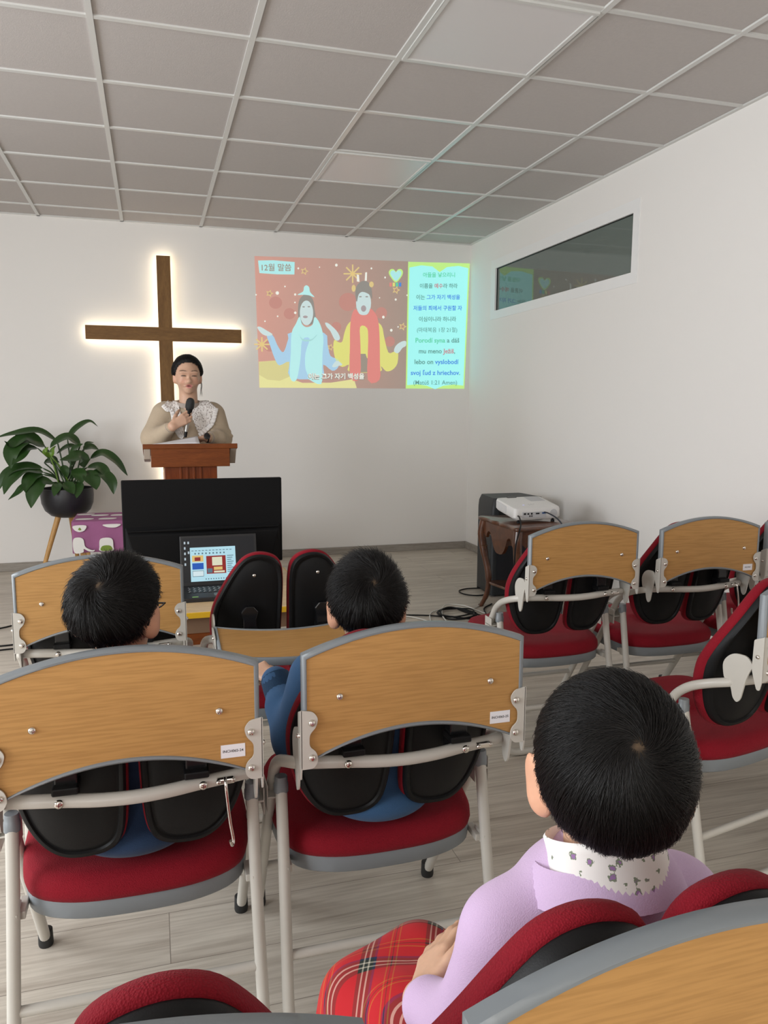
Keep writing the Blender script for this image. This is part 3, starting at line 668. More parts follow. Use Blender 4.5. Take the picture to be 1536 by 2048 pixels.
# verse panel
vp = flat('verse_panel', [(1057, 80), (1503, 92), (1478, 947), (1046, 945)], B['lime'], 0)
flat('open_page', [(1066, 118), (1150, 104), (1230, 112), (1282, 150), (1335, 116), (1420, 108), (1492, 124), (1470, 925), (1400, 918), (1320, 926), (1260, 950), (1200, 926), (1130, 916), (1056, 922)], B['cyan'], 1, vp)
def line(runs, x0, x1, cy, parent, layer, mats, size=.05, bold=.0010):
    body = ''.join(r[0] for r in runs); keys = []
    for r in runs:
        for ch in r[0]: keys.append(r[1])
    ks = list(dict.fromkeys(keys)); o = text('slide_text', body, size, [mats[k] for k in ks], parent, [ks.index(k) for k in keys], bold)
    v = [p.co for p in o.data.vertices]; xa, xb = min(p.x for p in v), max(p.x for p in v); ya, yb2 = min(p.y for p in v), max(p.y for p in v)
    a, b_ = wxy(x0, cy), wxy(x1, cy); s = (b_[0] - a[0]) / (xb - xa); sy_ = min(max(s, .85), 1.15)
    for p in v:
        q = (p.x - xa) / (xb - xa); p.z = a[1] + (b_[1] - a[1]) * q + (p.y - (ya + yb2) / 2) * sy_; p.x = a[0] + (p.x - xa) * s; p.y = -.0015 - .0007 * layer
    return o
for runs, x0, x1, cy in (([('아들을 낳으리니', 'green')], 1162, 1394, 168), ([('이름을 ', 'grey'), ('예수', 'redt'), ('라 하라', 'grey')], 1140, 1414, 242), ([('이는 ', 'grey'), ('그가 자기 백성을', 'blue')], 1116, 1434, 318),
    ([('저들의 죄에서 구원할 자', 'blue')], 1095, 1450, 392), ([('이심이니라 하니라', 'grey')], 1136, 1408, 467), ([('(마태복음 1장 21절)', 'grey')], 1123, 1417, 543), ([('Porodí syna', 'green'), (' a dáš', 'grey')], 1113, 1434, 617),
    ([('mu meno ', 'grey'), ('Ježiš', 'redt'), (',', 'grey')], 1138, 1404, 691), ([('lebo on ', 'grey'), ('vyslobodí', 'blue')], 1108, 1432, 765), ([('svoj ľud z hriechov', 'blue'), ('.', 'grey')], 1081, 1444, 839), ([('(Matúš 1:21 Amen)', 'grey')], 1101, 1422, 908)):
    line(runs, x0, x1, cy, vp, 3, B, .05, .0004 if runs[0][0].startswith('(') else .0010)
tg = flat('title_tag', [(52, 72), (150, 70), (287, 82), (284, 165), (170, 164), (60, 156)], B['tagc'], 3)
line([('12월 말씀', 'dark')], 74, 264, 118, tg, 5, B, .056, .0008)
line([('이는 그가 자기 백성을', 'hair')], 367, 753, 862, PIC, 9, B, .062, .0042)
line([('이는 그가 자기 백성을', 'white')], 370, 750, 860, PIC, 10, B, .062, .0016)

# ------------------------------------------------------------------ potted plant on a wooden tripod stand
pc = Vector((-.623, 6.2, 0))
t = thing('potted_plant', 'leafy green peace lily in a black bowl on three wooden legs by the back wall', 'plant', tuple(pc))
MB().lathe([(0, .470), (.07, .472), (.12, .487), (.16, .525), (.182, .58), (.187, .635), (.185, .690), (.178, .690), (.178, .64), (0, .64)], 40).build('bowl', plain('bowl_black', (.012, .012, .016), .38), t, angle=50)
MB().lathe([(.177, .655), (.1, .662), (0, .664)], 24).build('soil', plain('soil', (.02, .012, .008), .9, bump=.8, bscale=60), t)
for a in (200, 320, 80):
    c_, s_ = math.cos(math.radians(a)), math.sin(math.radians(a))
    MB().tube([(c_ * .07, s_ * .07, .485), (c_ * .15, s_ * .15, .24), (c_ * .225, s_ * .225, 0)], [.021, .0175, .012], 14).build('leg', LEGWOOD, t)
LEAF = plain('leaf_green', (.022, .060, .012), .34, spec=.5, var=.35, vscale=9)
LEAFY = plain('young_leaf', (.12, .22, .025), .4, var=.2, vscale=12)
def leaf(path, W, mat=LEAF, fold=.25, droop_face=0.0):
    P = [np.array(p, float) for p in spline(path, 6, closed=False)]; n = len(P); vs = []; fs = []; k = 7
    ln = np.cumsum([0] + [np.linalg.norm(P[i + 1] - P[i]) for i in range(n - 1)]); ln /= ln[-1]
    ph = random.random() * 6
    for i in range(n):
        tg_ = P[min(i + 1, n - 1)] - P[max(i - 1, 0)]; tg_ /= np.linalg.norm(tg_)
        # blade turns its upper face outward and up
        up = np.array([0, -.55, .85]); sd = np.cross(tg_, up); sd /= max(np.linalg.norm(sd), 1e-6); nm = np.cross(sd, tg_)
        tt = ln[i]; ww = W * .5 * max(0.02, math.sin(PI * min(1, tt ** .75)) ** .8) if 0 < i < n - 1 else W * .02
        for j in range(k):
            u = (j / (k - 1)) * 2 - 1
            vs.append(P[i] + sd * u * ww + nm * (fold * ww * (abs(u) ** 1.3) - .0 + .05 * ww * math.sin(9 * tt + ph + 2 * u)))
    for i in range(n - 1):
        for j in range(k - 1): fs.append((i * k + j, i * k + j + 1, (i + 1) * k + j + 1, (i + 1) * k + j))
    m = MB(); m.add(vs, fs)
    return m
S_ = .000646
def lp(cx, cy, dy): return ((cx - 720) * S_, dy, .690 - (cy - 890) * S_)
random.seed(3)
for pts, W, d0, d1, yg in (
    ([(640, 350), (450, 235), (200, 262), (10, 310)], 95, 0, -.08, 0), ([(510, 415), (330, 300), (180, 400), (120, 340)], 150, -.02, -.12, 0), ([(515, 410), (330, 340), (190, 460), (180, 640)], 190, -.02, -.16, 0), ([(440, 425), (330, 430), (260, 530), (195, 600)], 130, -.05, -.18, 0),
    ([(480, 655), (300, 630), (120, 700), (28, 890)], 120, -.03, -.12, 0), ([(490, 700), (300, 660), (150, 790), (100, 920)], 150, -.06, -.18, 0), ([(490, 720), (380, 740), (330, 830), (320, 900)], 130, -.08, -.2, 0), ([(520, 820), (320, 840), (220, 920), (135, 985)], 85, -.1, -.17, 0),
    ([(600, 820), (470, 800), (400, 920), (378, 1070)], 165, -.1, -.235, 0), ([(655, 815), (640, 860), (615, 950)], 85, -.12, -.215, 0), ([(745, 330), (840, 210), (980, 130), (1075, 190)], 75, .05, .12, 0), ([(895, 395), (770, 305), (640, 360), (580, 420)], 120, -.05, -.1, 0),
    ([(570, 530), (530, 470), (560, 410)], 70, -.06, -.08, 1), ([(580, 520), (610, 440), (640, 400)], 60, -.06, -.08, 1), ([(850, 415), (740, 420), (620, 500)], 70, .02, .04, 0), ([(940, 640), (900, 520), (800, 545), (690, 550)], 150, -.1, -.2, 0), ([(780, 500), (850, 430), (930, 380)], 100, -.06, -.1, 0),
    ([(930, 420), (970, 385), (1022, 375)], 55, .05, .1, 0), ([(915, 450), (1000, 425), (1085, 462)], 95, .0, .04, 0), ([(985, 560), (1120, 500), (1270, 600), (1388, 772)], 115, .02, .06, 0), ([(960, 650), (1080, 640), (1160, 710), (1190, 810)], 110, -.08, -.12, 0),
    ([(990, 715), (1120, 720), (1220, 820), (1240, 952)], 130, -.1, -.16, 0), ([(930, 690), (990, 740), (1040, 820), (1060, 890)], 150, -.12, -.2, 0), ([(850, 650), (880, 720), (915, 810)], 130, -.12, -.19, 0), ([(745, 800), (770, 860), (825, 930)], 110, -.13, -.225, 0),
    ([(890, 810), (870, 880), (850, 975)], 85, -.13, -.23, 0), ([(480, 600), (560, 580), (650, 600)], 90, .05, .03, 0), ([(700, 620), (720, 690), (745, 760)], 80, -.05, -.1, 0), ([(590, 640), (560, 560), (520, 520)], 80, .08, .14, 0), ([(800, 640), (760, 580), (720, 520)], 70, .07, .1, 0)):
    n_ = len(pts); path = [lp(x, y, d0 + (d1 - d0) * i / (n_ - 1)) for i, (x, y) in enumerate(pts)]
    lf = leaf(path, W * S_ * 1.25, None)
    b0 = Vector(path[0]); a0 = Vector((random.uniform(-.05, .05), random.uniform(-.05, .05), .66))
    lf.tube(catmull3([a0, a0.lerp(b0, .55) + Vector((0, 0, .03)), b0], 5), [.0055] * 10 + [.003], 6)
    lf.build('leaf', LEAFY if yg else LEAF, t, angle=85)

# ------------------------------------------------------------------ low table under a printed purple cloth
t = thing('low_side_table', 'low wooden table hidden under the purple cloth, beside the plant stand', 'table', (-.1, 5.78, 0))
for x, y in ((-.38, -.17), (.38, -.17), (-.38, .17), (.38, .17)): MB().box((x - .018, y - .018, 0), (x + .018, y + .018, .50)).build('leg', LEGWOOD, t, smooth=False, bevel=.003)
MB().box((-.42, -.21, .50), (.42, .21, .515)).build('tabletop', LEGWOOD, t, smooth=False, bevel=.003)
CL = plain('purple_cloth', (.30, .10, .22), .85, bump=.15, bscale=400, var=.08, vscale=20)
cl = MB()
nx, prof = 60, [(.205, .515), (.20, .5205), (0, .5205), (-.205, .5205), (-.222, .517), (-.226, .50), (-.228, .45), (-.230, .40), (-.231, .35), (-.232, .305)]
prof = [(.222, .33), (.222, .42)] + prof
vs = []
for i in range(nx + 1):
    x = -.44 + .88 * i / nx
    for (y, z) in prof:
        k = max(0, (.5 - z) / .2); vs.append((x, y + (-1 if y < 0 else 1) * .006 * k * math.sin(i * .55), z + .004 * k * math.sin(i * .21)))
k = len(prof); cl.add(vs, [(i * k + j, (i + 1) * k + j, (i + 1) * k + j + 1, i * k + j + 1) for i in range(nx) for j in range(k - 1)])
# left end drop
vs = []
for i in range(13):
    y = -.226 + .448 * i / 12
    for z in (.5185, .45, .38, .31): vs.append((-.4405 - .003 * math.sin(i) * (z < .5), y, z))
cl.add(vs, [(i * 4 + j, (i + 1) * 4 + j, (i + 1) * 4 + j + 1, i * 4 + j + 1) for i in range(12) for j in range(3)])
cloth = cl.build('tablecloth', CL, None); cloth.location = (-.1, 5.78, 0)
md = cloth.modifiers.new('thick', 'SOLIDIFY'); md.thickness = .002; md.offset = 1
tag(cloth, 'purple cloth printed with white teapots and jars over the low table', 'tablecloth')
MW = plain('print_white', (.72, .70, .66), .85); MG = plain('print_green', (.16, .24, .03), .85)
def prt(pts, mat, d=.0, top=False):
    P = spline(pts, 4); m = MB()
    m.prism([tuple(p) for p in P], (lambda u, v, dd: (u, v, .5235 + dd)) if top else (lambda u, v, dd: (u, -.2405 - dd, v)), d, d + .0012)
    m.build('cloth_print', mat, cloth, smooth=False)
for ox in (0, .33, .62):
    if ox < .6: prt([(-.435 + ox, .40), (-.40 + ox, .415), (-.37 + ox, .40), (-.36 + ox, .35), (-.32 + ox, .325), (-.30 + ox, .325), (-.31 + ox, .315), (-.34 + ox, .318), (-.37 + ox, .335), (-.375 + ox, .312), (-.43 + ox, .312)], MW)
    prt([(-.43 + ox, .495), (-.35 + ox, .495), (-.36 + ox, .462), (-.395 + ox, .452), (-.425 + ox, .468)], MW); prt([(-.40 + ox, .47), (-.39 + ox, .482), (-.38 + ox, .468), (-.39 + ox, .463)], MG, .0012)
    prt([(-.26 + ox, .40), (-.19 + ox, .40), (-.18 + ox, .345), (-.185 + ox, .315), (-.265 + ox, .315), (-.27 + ox, .345)], MW); prt([(-.25 + ox, .35), (-.20 + ox, .35), (-.19 + ox, .318), (-.26 + ox, .318)], MG, .0012)
    prt([(-.24 + ox, .497), (-.13 + ox, .497), (-.15 + ox, .478), (-.18 + ox, .474), (-.22 + ox, .480)], MW)
for cx, cy in ((-.37, -.13), (-.28, .05), (-.38, .12), (-.22, -.14), (-.15, .03), (0, -.12), (.1, .1), (.25, -.1)): prt([(cx - .05, cy - .02), (cx + .04, cy - .03), (cx + .06, cy + .02), (cx - .03, cy + .035)], MW, 0, True)

# ------------------------------------------------------------------ lectern
t = thing('lectern', 'cherry wood lectern with slanted top, in front of the woman holding a microphone', 'lectern', (.195, 4.40, 0))
def lz(y): return 1.086 - .06 * (y + .15) / .30        # slanted board, lower on the speaker's side
m = MB(); m.add([(-.245, -.155, 1.072), (.245, -.155, 1.072), (.245, .16, 1.018), (-.245, .16, 1.018), (-.245, -.155, 1.098), (.245, -.155, 1.098), (.245, .16, 1.044), (-.245, .16, 1.044)], [(0, 3, 2, 1), (4, 5, 6, 7), (0, 1, 5, 4), (1, 2, 6, 5), (2, 3, 7, 6), (3, 0, 4, 7)])
m.build('top_board', CHERRY, t, smooth=False, bevel=.003)
MB().box((-.205, -.150, .975), (.203, -.130, 1.074)).build('apron', CHERRY, t, smooth=False, bevel=.002)
SIDEP = plain('lectern_side', (.30, .24, .19), .4)  # paler than the cherry: the panels' reflection is put into their colour
for s in (-1, 1):
    MB().prism([(-.145, 1.073), (.15, 1.02), (.15, .985), (-.06, .985)] if s > 0 else [(-.148, 1.073), (.15, 1.02), (.15, .985), (-.148, 1.018)], lambda u, v, d: (s * d, u, v), .207, .240).build('side_panel', SIDEP, t, smooth=False, bevel=.002)
m = MB(); m.box((-.135, -.115, .06), (.137, .12, .985)); m.build('column', CHERRYV, t, smooth=False, bevel=.002)
for x in (-.055, -.02, .015, .05): MB().box((x - .006, -.120, .10), (x + .006, -.113, .975)).build('moulding', CHERRYV, t, smooth=False, bevel=.002)
MB().box((-.20, -.17, 0), (.20, .17, .06)).build('plinth', CHERRY, t, smooth=False, bevel=.004)
pp = MB(); vs = []
for i in range(13):
    for j in range(7):
        u = i / 12; v = j / 6; vs.append((-.215 + .265 * u, -.10 + .20 * v, 1.093 - .031 * v + v * (.012 + .060 * u ** .8) + .004 * math.sin(3 * v + 2 * u)))
pp.add(vs, [(i * 7 + j, (i + 1) * 7 + j, (i + 1) * 7 + j + 1, i * 7 + j + 1) for i in range(12) for j in range(6)])
o = pp.build('paper_sheet', PAPER); o.location = (.195, 4.40, 0); md = o.modifiers.new('s', 'SOLIDIFY'); md.thickness = .0006
tag(o, 'white sheet of paper lifted off the lectern top by the woman', 'paper')

# ------------------------------------------------------------------ desk, television seen from behind, laptop
t = thing('low_desk', 'low pale wooden desk with a yellow front edge under the television', 'desk', (.09, 3.4, 0))
MB().box((-.51, -.378, .478), (.515, .39, .50)).build('desktop', MAPLE, t, smooth=False, bevel=.002)
MB().box((-.512, -.384, .476), (.517, -.378, .499)).build('edge_strip', YELLOW, t, smooth=False, bevel=.002)
MB().box((.515, -.384, .476), (.520, .39, .499)).build('edge_strip', YELLOW, t, smooth=False, bevel=.002)
for x, y in ((-.46, -.33), (.46, -.33), (-.46, .33), (.46, .33)): MB().tube([(x, y, 0), (x, y, .478)], .02, 14).build('leg', MAPLE, t)
MB().box((-.45, -.325, .40), (.45, -.31, .478)).build('apron', plain('apron_brown', (.20, .12, .07), .6), t, smooth=False)
TVB = plain('tv_black', (.005, .005, .0055), .6, spec=.12)
t = thing('television', 'flat television seen from behind, its black back toward the chairs', 'television', (.216, 3.62, .50))
MB().box((-.356, -.018, .072), (.357, .018, .466)).build('screen_panel', TVB, t, smooth=False, bevel=.004)
m = MB(); m.add([(-.345, -.018, .075), (.346, -.018, .075), (.346, -.018, .255), (-.345, -.018, .255), (-.30, -.052, .085), (.30, -.052, .085), (.335, -.046, .222), (-.335, -.046, .222)], [(0, 1, 5, 4), (1, 2, 6, 5), (2, 3, 7, 6), (3, 0, 4, 7), (4, 5, 6, 7)])
m.build('back_cover', TVB, t, smooth=False, bevel=.004)
MB().tube([(-.335, -.036, .238), (0, -.044, .244), (.335, -.036, .240)], [.004, .012, .004], 10).build('back_ridge', TVB, t)
for s in (-1, 1):
    m = MB(); m.tube([(s * .25, -.12, .006), (s * .25, 0, .08), (s * .25, .12, .006)], .007, 10); m.build('stand_foot', BLACKPL, t)
t = thing('laptop', 'open black laptop on the low desk, its screen showing a slide program', 'laptop', (.265, 3.29, .50), 0)
MB().box((-.165, -.115, 0), (.165, .115, .018)).build('keyboard_base', plain('laptop_black', (.014, .014, .016), .5), t, smooth=False, bevel=.003)
KEY = plain('keycap', (.02, .02, .022), .45); KL = plain('key_legend', (.55, .56, .58), .6)
kb = MB(); kl = MB()
for r in range(5):
    for c in range(14):
        x = -.145 + c * .0208 + (r % 2) * .004; y = .075 - r * .0195
        kb.box((x, y - .0165, .018), (x + .0175, y, .0200)); kl.box((x + .005, y - .009, .0200), (x + .010, y - .004, .0203))
kbo = kb.build('keyboard', KEY, t, smooth=False); kl.build('key_legend', KL, kbo, smooth=False)
MB().box((-.04, -.09, .018), (.04, -.04, .0186)).build('touchpad', BLACKGL, t, smooth=False)
MB().box((-.13, -.10, .018), (-.105, -.088, .0187)).build('sticker', plain('sticker_green', (.25, .5, .12), .5), t, smooth=False)
lid = bpy.data.objects.new('screen_lid', None); COL.objects.link(lid); lid.parent = t
bpy.data.objects.remove(lid)
lid = MB().box((-.166, -.004, 0), (.166, .004, .222)).build('screen_lid', plain('laptop_lid', (.012, .012, .013), .45), t, smooth=False, bevel=.003)
lid.location = (0, .112, .016); lid.rotation_euler = (math.radians(-15), 0, 0)
def glow(name, rgb, k=.9): return plain('screen_' + name, (.01, .01, .01), .3, spec=.3, emit=s2l(rgb), es=k)
G_ = dict(desk=glow('desktop', (16, 18, 24)), win=glow('window', (190, 236, 250)), red=glow('red', (150, 30, 30)), blue=glow('blue', (20, 90, 190)), pale=glow('pale', (235, 235, 205)), ink=glow('ink', (90, 120, 135)), gold=glow('gold', (235, 200, 120)), icon=glow('icon', (190, 205, 215)), white=glow('white', (225, 245, 250)))
def scr(name, u0, v0, u1, v1, key, layer, parent):
    x0, x1 = -.155 + .310 * u0, -.155 + .310 * u1; z1, z0 = .212 - .196 * v0, .212 - .196 * v1; y = -.0045 - .0004 * layer
    me = bpy.data.meshes.new(name); me.from_pydata([(x0, y, z0), (x1, y, z0), (x1, y, z1), (x0, y, z1)], [], [(0, 1, 2, 3)]); me.update()
    return link(name, me, parent, G_[key])
dsp = scr('display', 0, 0, 1, 1, 'desk', 0, lid)
for (u, v) in ((.02, .08), (.07, .08), (.02, .2), (.02, .32), (.07, .3), (.02, .44), (.02, .56)): scr('display', u, v, u + .022, v + .055, 'icon', 1, lid)
scr('display', .10, .22, .73, .98, 'win', 1, lid)
for a in ((.125, .40, .28, .54, 'gold'), (.125, .57, .28, .71, 'blue'), (.125, .74, .28, .87, 'ink'), (.32, .42, .59, .82, 'red')): scr('display', *a, 2, lid)
for a in ((.130, .75, .275, .86, 'white'), (.40, .45, .54, .64, 'pale'), (.42, .67, .54, .74, 'gold'), (.16, .44, .24, .52, 'red'), (.33, .70, .40, .80, 'ink'), (.42, .76, .57, .80, 'pale')): scr('display', *a, 3, lid)
for k in range(9): scr('display', .61, .42 + k * .045, .70 - (k % 3) * .015, .435 + k * .045, 'ink', 2, lid)
for k in range(12): scr('display', .12 + k * .048, .285, .15 + k * .048, .30, 'ink', 2, lid)
for k in range(9): scr('display', .16 + k * .05, .34, .18 + k * .05, .375, 'ink', 2, lid)
for k in range(10): scr('display', .30 + k * .035, .92, .315 + k * .035, .945, 'ink', 2, lid)

# ------------------------------------------------------------------ loudspeaker, antique table, projector
t = thing('loudspeaker', 'black loudspeaker standing on the floor behind the antique side table', 'loudspeaker', (2.40, 4.96, 0))
sp = [(-.205, -.17), (.205, -.17), (.17, .16), (-.17, .16)]
m = MB(); r0 = roundpoly(sp, .03, 4)
m.loft([[(x, y, .012) for x, y in r0], [(x, y, .60) for x, y in r0], [(x * .97, y, .645) for x, y in r0], [(x * .90, y * .9, .683) for x, y in r0]]); m.build('cabinet', plain('speaker_black', (.018, .021, .024), .5, bump=.2, bscale=300), t, angle=35)
m = MB(); m.prism(roundpoly([(-.165, .06), (.165, .06), (.165, .44), (-.165, .44)], .03), XZ, -.176, -.170)
gr = m.build('grille', plain('grille_black', (.010, .011, .016), .55, bump=.5, bscale=900), t, smooth=False)
MB().prism(roundpoly([(-.155, .50), (.155, .50), (.155, .62), (-.155, .62)], .02), XZ, -.1735, -.170).build('horn', plain('horn_black', (.004, .004, .004), .6), t, smooth=False)
MB().box((-.10, -.176, .545), (.10, -.172, .56)).build('horn_bar', BLACKPL, t, smooth=False)
tx = text('logo_text', 'La', .035, plain('logo_grey', (.45, .44, .40), .4), gr); tx.location = (-.005, -.1765, .155); tx.rotation_euler = (PI / 2, 0, 0)
for x in (-.16, .16):
    for y in (-.13, .12): MB().lathe([(.018, 0), (.018, .013)], 12, (x, y, 0)).build('rubber_foot', RUBBER, t)

t = thing('antique_side_table', 'carved walnut side table with curved legs carrying the white projector', 'side table', (2.25, 4.335, 0))
to = spline([(-.235, -.278), (-.12, -.268), (0, -.262), (.12, -.268), (.235, -.278), (.228, -.15), (.222, 0), (.228, .15), (.235, .278), (.12, .268), (0, .262), (-.12, .268), (-.235, .278), (-.226, .15), (-.240, .06), (-.222, 0), (-.240, -.06), (-.226, -.15)], 4)
m = MB(); m.loft([[(x * s, y * s, z) for x, y in to] for s, z in ((.94, .572), (.985, .576), (1.0, .584), (1.0, .590), (.985, .596), (.95, .600))]); m.build('tabletop', WALNUT, t, angle=60)
def apron(pts, fn, d0, d1): MB().prism([tuple(p) for p in pts], fn, d0, d1).build('apron', WALNUT, t, smooth=False, bevel=.003)
prof = [(-.225, .572), (.225, .572), (.225, .50), (.19, .47)] + [tuple(p) for p in spline([(.19, .47), (.162, .512), (.122, .505), (.085, .44), (.045, .402), (0, .395), (-.045, .402), (-.085, .44), (-.122, .505), (-.162, .512), (-.19, .47)], 4, closed=False)][1:] + [(-.225, .50)]
apron(prof, YZ, -.215, -.195); apron(prof, YZ, .195, .215)
apron([(x * .82, z) for x, z in prof], XZ, -.255, -.235); apron([(x * .82, z) for x, z in prof], XZ, .235, .255)
for sx in (-1, 1):
    for sy in (-1, 1):
        p = [(sx * .205, sy * .245, .572), (sx * .215, sy * .258, .48), (sx * .200, sy * .245, .36), (sx * .178, sy * .222, .22), (sx * .182, sy * .226, .10), (sx * .205, sy * .248, .022), (sx * .215, sy * .258, 0)]
        lg = MB().tube(catmull3(p, 5), [.028] * 6 + [.026] * 5 + [.022] * 6 + [.017] * 6 + [.014] * 6 + [.018] * 2, 10).build('leg', WALNUT, t)
        MB().box((sx * .205 - .02, sy * .245 - .02, .405), (sx * .205 + .02, sy * .245 + .02, .412)).build('carved_band', plain('bronze', (.16, .09, .05), .35, metal=.6), lg, smooth=False, bevel=.003)
so2 = spline([(-.175, -.215), (0, -.19), (.175, -.215), (.16, 0), (.175, .215), (0, .19), (-.175, .215), (-.16, 0)], 5)
MB().loft([[(x, y, .160) for x, y in so2], [(x * 1.02, y * 1.02, .168) for x, y in so2], [(x, y, .176) for x, y in so2]]).build('lower_shelf', WALNUT, t)
MB().box((-.2185, -.235, .535), (-.2155, -.212, .560)).build('paper_tag', PAPER, t, smooth=False)

t = thing('projector', 'white projector resting on the antique side table, cables plugged into its rear', 'projector', (2.225, 4.32, .600), .10)
PW = plain('projector_white', (.74, .73, .71), .38); PG = plain('projector_grey', (.52, .52, .53), .45)
bo = roundpoly([(-.165, -.11), (.165, -.11), (.165, .13), (-.165, .13)], .03, 5)
def tilt(x, y, z): return (x, y, z + .18 * (y + .11))
m = MB(); m.loft([[tilt(x * .94, y * .94, .022) for x, y in bo], [tilt(x, y, .034) for x, y in bo], [tilt(x, y, .078) for x, y in bo], [tilt(x * .97, y * .97, .090) for x, y in bo], [tilt(x * .90, y * .90, .0935) for x, y in bo]]); m.build('body', PW, t, angle=40)
def pbox(name, a, b, mat, par=t, bev=.0012):
    m = MB(); m.box(a, b); m.v = [tilt(*p) for p in m.v]; return m.build(name, mat, par, smooth=False, bevel=bev)
pp_ = pbox('port_panel', (-.115, -.1125, .034), (.055, -.108, .070), PG)
for x, w_, z, h_ in ((-.105, .016, .055, .010), (-.080, .013, .055, .009), (-.055, .012, .055, .010), (-.02, .026, .055, .008), (.025, .026, .056, .009)): pbox('port', (x, -.1145, z), (x + w_, -.1125, z + h_), BLACKPL if x < .02 else plain('vga_blue', (.02, .08, .25), .4), pp_)
for x in (-.062, -.048): MB().lathe([(.005, -.0025), (.005, 0), (0, 0)], 10, (x, -.1125, .045), axis='Y').build('port', plain('jack_red', (.06, .05, .05), .4), pp_)
m = MB(); m.lathe([(.026, 0), (.026, .0012), (0, .0012)], 24); o = m.build('speaker_mesh', PG, t); o.location = (.11, -.110, .055); o.rotation_euler = (PI / 2, 0, 0)
sv = pbox('side_vent', (-.1665, -.01, .036), (-.164, .11, .080), PG)
for k in range(9): pbox('vent_slat', (-.1675, -.008, .038 + k * .0046), (-.166, .108, .0398 + k * .0046), PW, sv, 0)
for k in range(6): pbox('vent_slat', (-.1675, .004 + k * .018, .036), (-.166, .006 + k * .018, .080), PW, sv, 0)
m = MB(); m.lathe([(.042, 0), (.042, .004), (.034, .006), (0, .006)], 24); o = m.build('focus_ring', PG, t); o.location = (-.05, .085, .112); o.rotation_euler = (.10, 0, 0)
pbox('lens_window', (-.085, .108, .0915), (-.02, .122, .0975), BLACKGL)
pbox('top_cover', (.03, .02, .0925), (.135, .11, .0945), PG)
for k in range(5): pbox('control_button', (-.03 + (k % 3) * .018, -.04 - (k // 3) * .014, .0925), (-.021 + (k % 3) * .018, -.034 - (k // 3) * .014, .0945), PG)
pbox('power_lamp', (-.075, -.05, .0925), (-.060, -.044, .0942), glow('lamp', (190, 190, 255), 1.2))
for x, y in ((-.12, -.08), (.125, -.08), (0, .09)):
    MB().lathe([(.012, 0), (.012, .012), (.007, .014), (.007, .034)], 14, (x, y, 0)).build('foot', BLACKPL, t)
def cable(name, pts, r, mat, label): return tag(MB().tube(catmull3(pts, 8), r, 8).build(name, mat, None, angle=85), label, 'cable')
WCAB = plain('cable_white', (.68, .67, .62), .45)
cable('power_cable', [(2.095, 4.206, .650), (2.085, 4.16, .645), (2.055, 4.08, .615), (2.015, 4.02, .58), (1.985, 4.0, .50), (1.985, 4.01, .35), (1.99, 4.03, .2), (2.0, 4.0, .05), (1.98, 4.1, .006), (1.90, 4.25, .006)], .0045, BLACKPL, 'black power cable hanging from the left rear of the projector')
cable('video_cable', [(2.275, 4.226, .664), (2.285, 4.17, .662), (2.305, 4.09, .635), (2.315, 4.04, .58), (2.31, 4.03, .45), (2.30, 4.02, .25), (2.29, 4.0, .05), (2.2, 4.05, .006)], .0045, plain('cable_grey', (.03, .035, .045), .45), 'dark video cable with a blue plug hanging from the rear of the projector')
random.seed(5)
pts = [(1.45, 4.50, .006), (1.62, 4.44, .006), (1.75, 4.36, .008)]
for k in range(22):
    a = k * .95; pts.append((1.80 + .10 * math.cos(a) * (1 + .3 * math.sin(k * 2.1)), 4.42 + .13 * math.sin(a), .007 + .004 * (k % 4)))
pts += [(1.95, 4.33, .008), (2.02, 4.5, .006), (2.12, 4.6, .006)]
cable('floor_cable', pts, .0045, BLACKPL, 'black cable coiled in loops on the floor by the antique table')
cable('floor_cable', [(1.40, 4.52, .006), (1.52, 4.42, .006), (1.60, 4.25, .006), (1.66, 4.20, .006), (1.70, 4.42, .012), (1.80, 4.62, .016), (1.92, 4.58, .012), (1.98, 4.40, .006), (2.05, 4.45, .006)], .004, WCAB, 'white cable looping over the black coil on the floor')
cable('floor_cable', [(1.58, 4.30, .006), (1.66, 4.50, .006), (1.82, 4.57, .012), (1.94, 4.52, .006), (2.04, 4.60, .006)], .004, WCAB, 'second white cable running straight toward the antique table legs')
cable('floor_cable', [(2.25, 5.04, .006), (2.13, 5.05, .006), (2.05, 5.00, .006), (2.05, 4.90, .006), (2.12, 4.84, .006), (2.24, 4.86, .006)], .0045, BLACKPL, 'short black cable loop beside the loudspeaker')
cable('floor_cable', [(-1.3, 4.6, .006), (-1.0, 4.80, .006), (-.86, 4.87, .006), (-.70, 5.02, .006), (-.4, 5.1, .006)], .0045, BLACKPL, 'upper black cable on the floor at the left edge')
cable('floor_cable', [(-1.3, 4.40, .006), (-.95, 4.47, .006), (-.75, 4.49, .006), (-.4, 4.6, .006), (0, 4.3, .006)], .0045, BLACKPL, 'middle black cable on the floor at the left edge')
cable('floor_cable', [(-1.3, 4.28, .006), (-.95, 4.37, .006), (-.75, 4.41, .006), (-.4, 4.42, .006), (-.1, 4.1, .006)], .0045, BLACKPL, 'lowest black cable on the floor at the left edge')

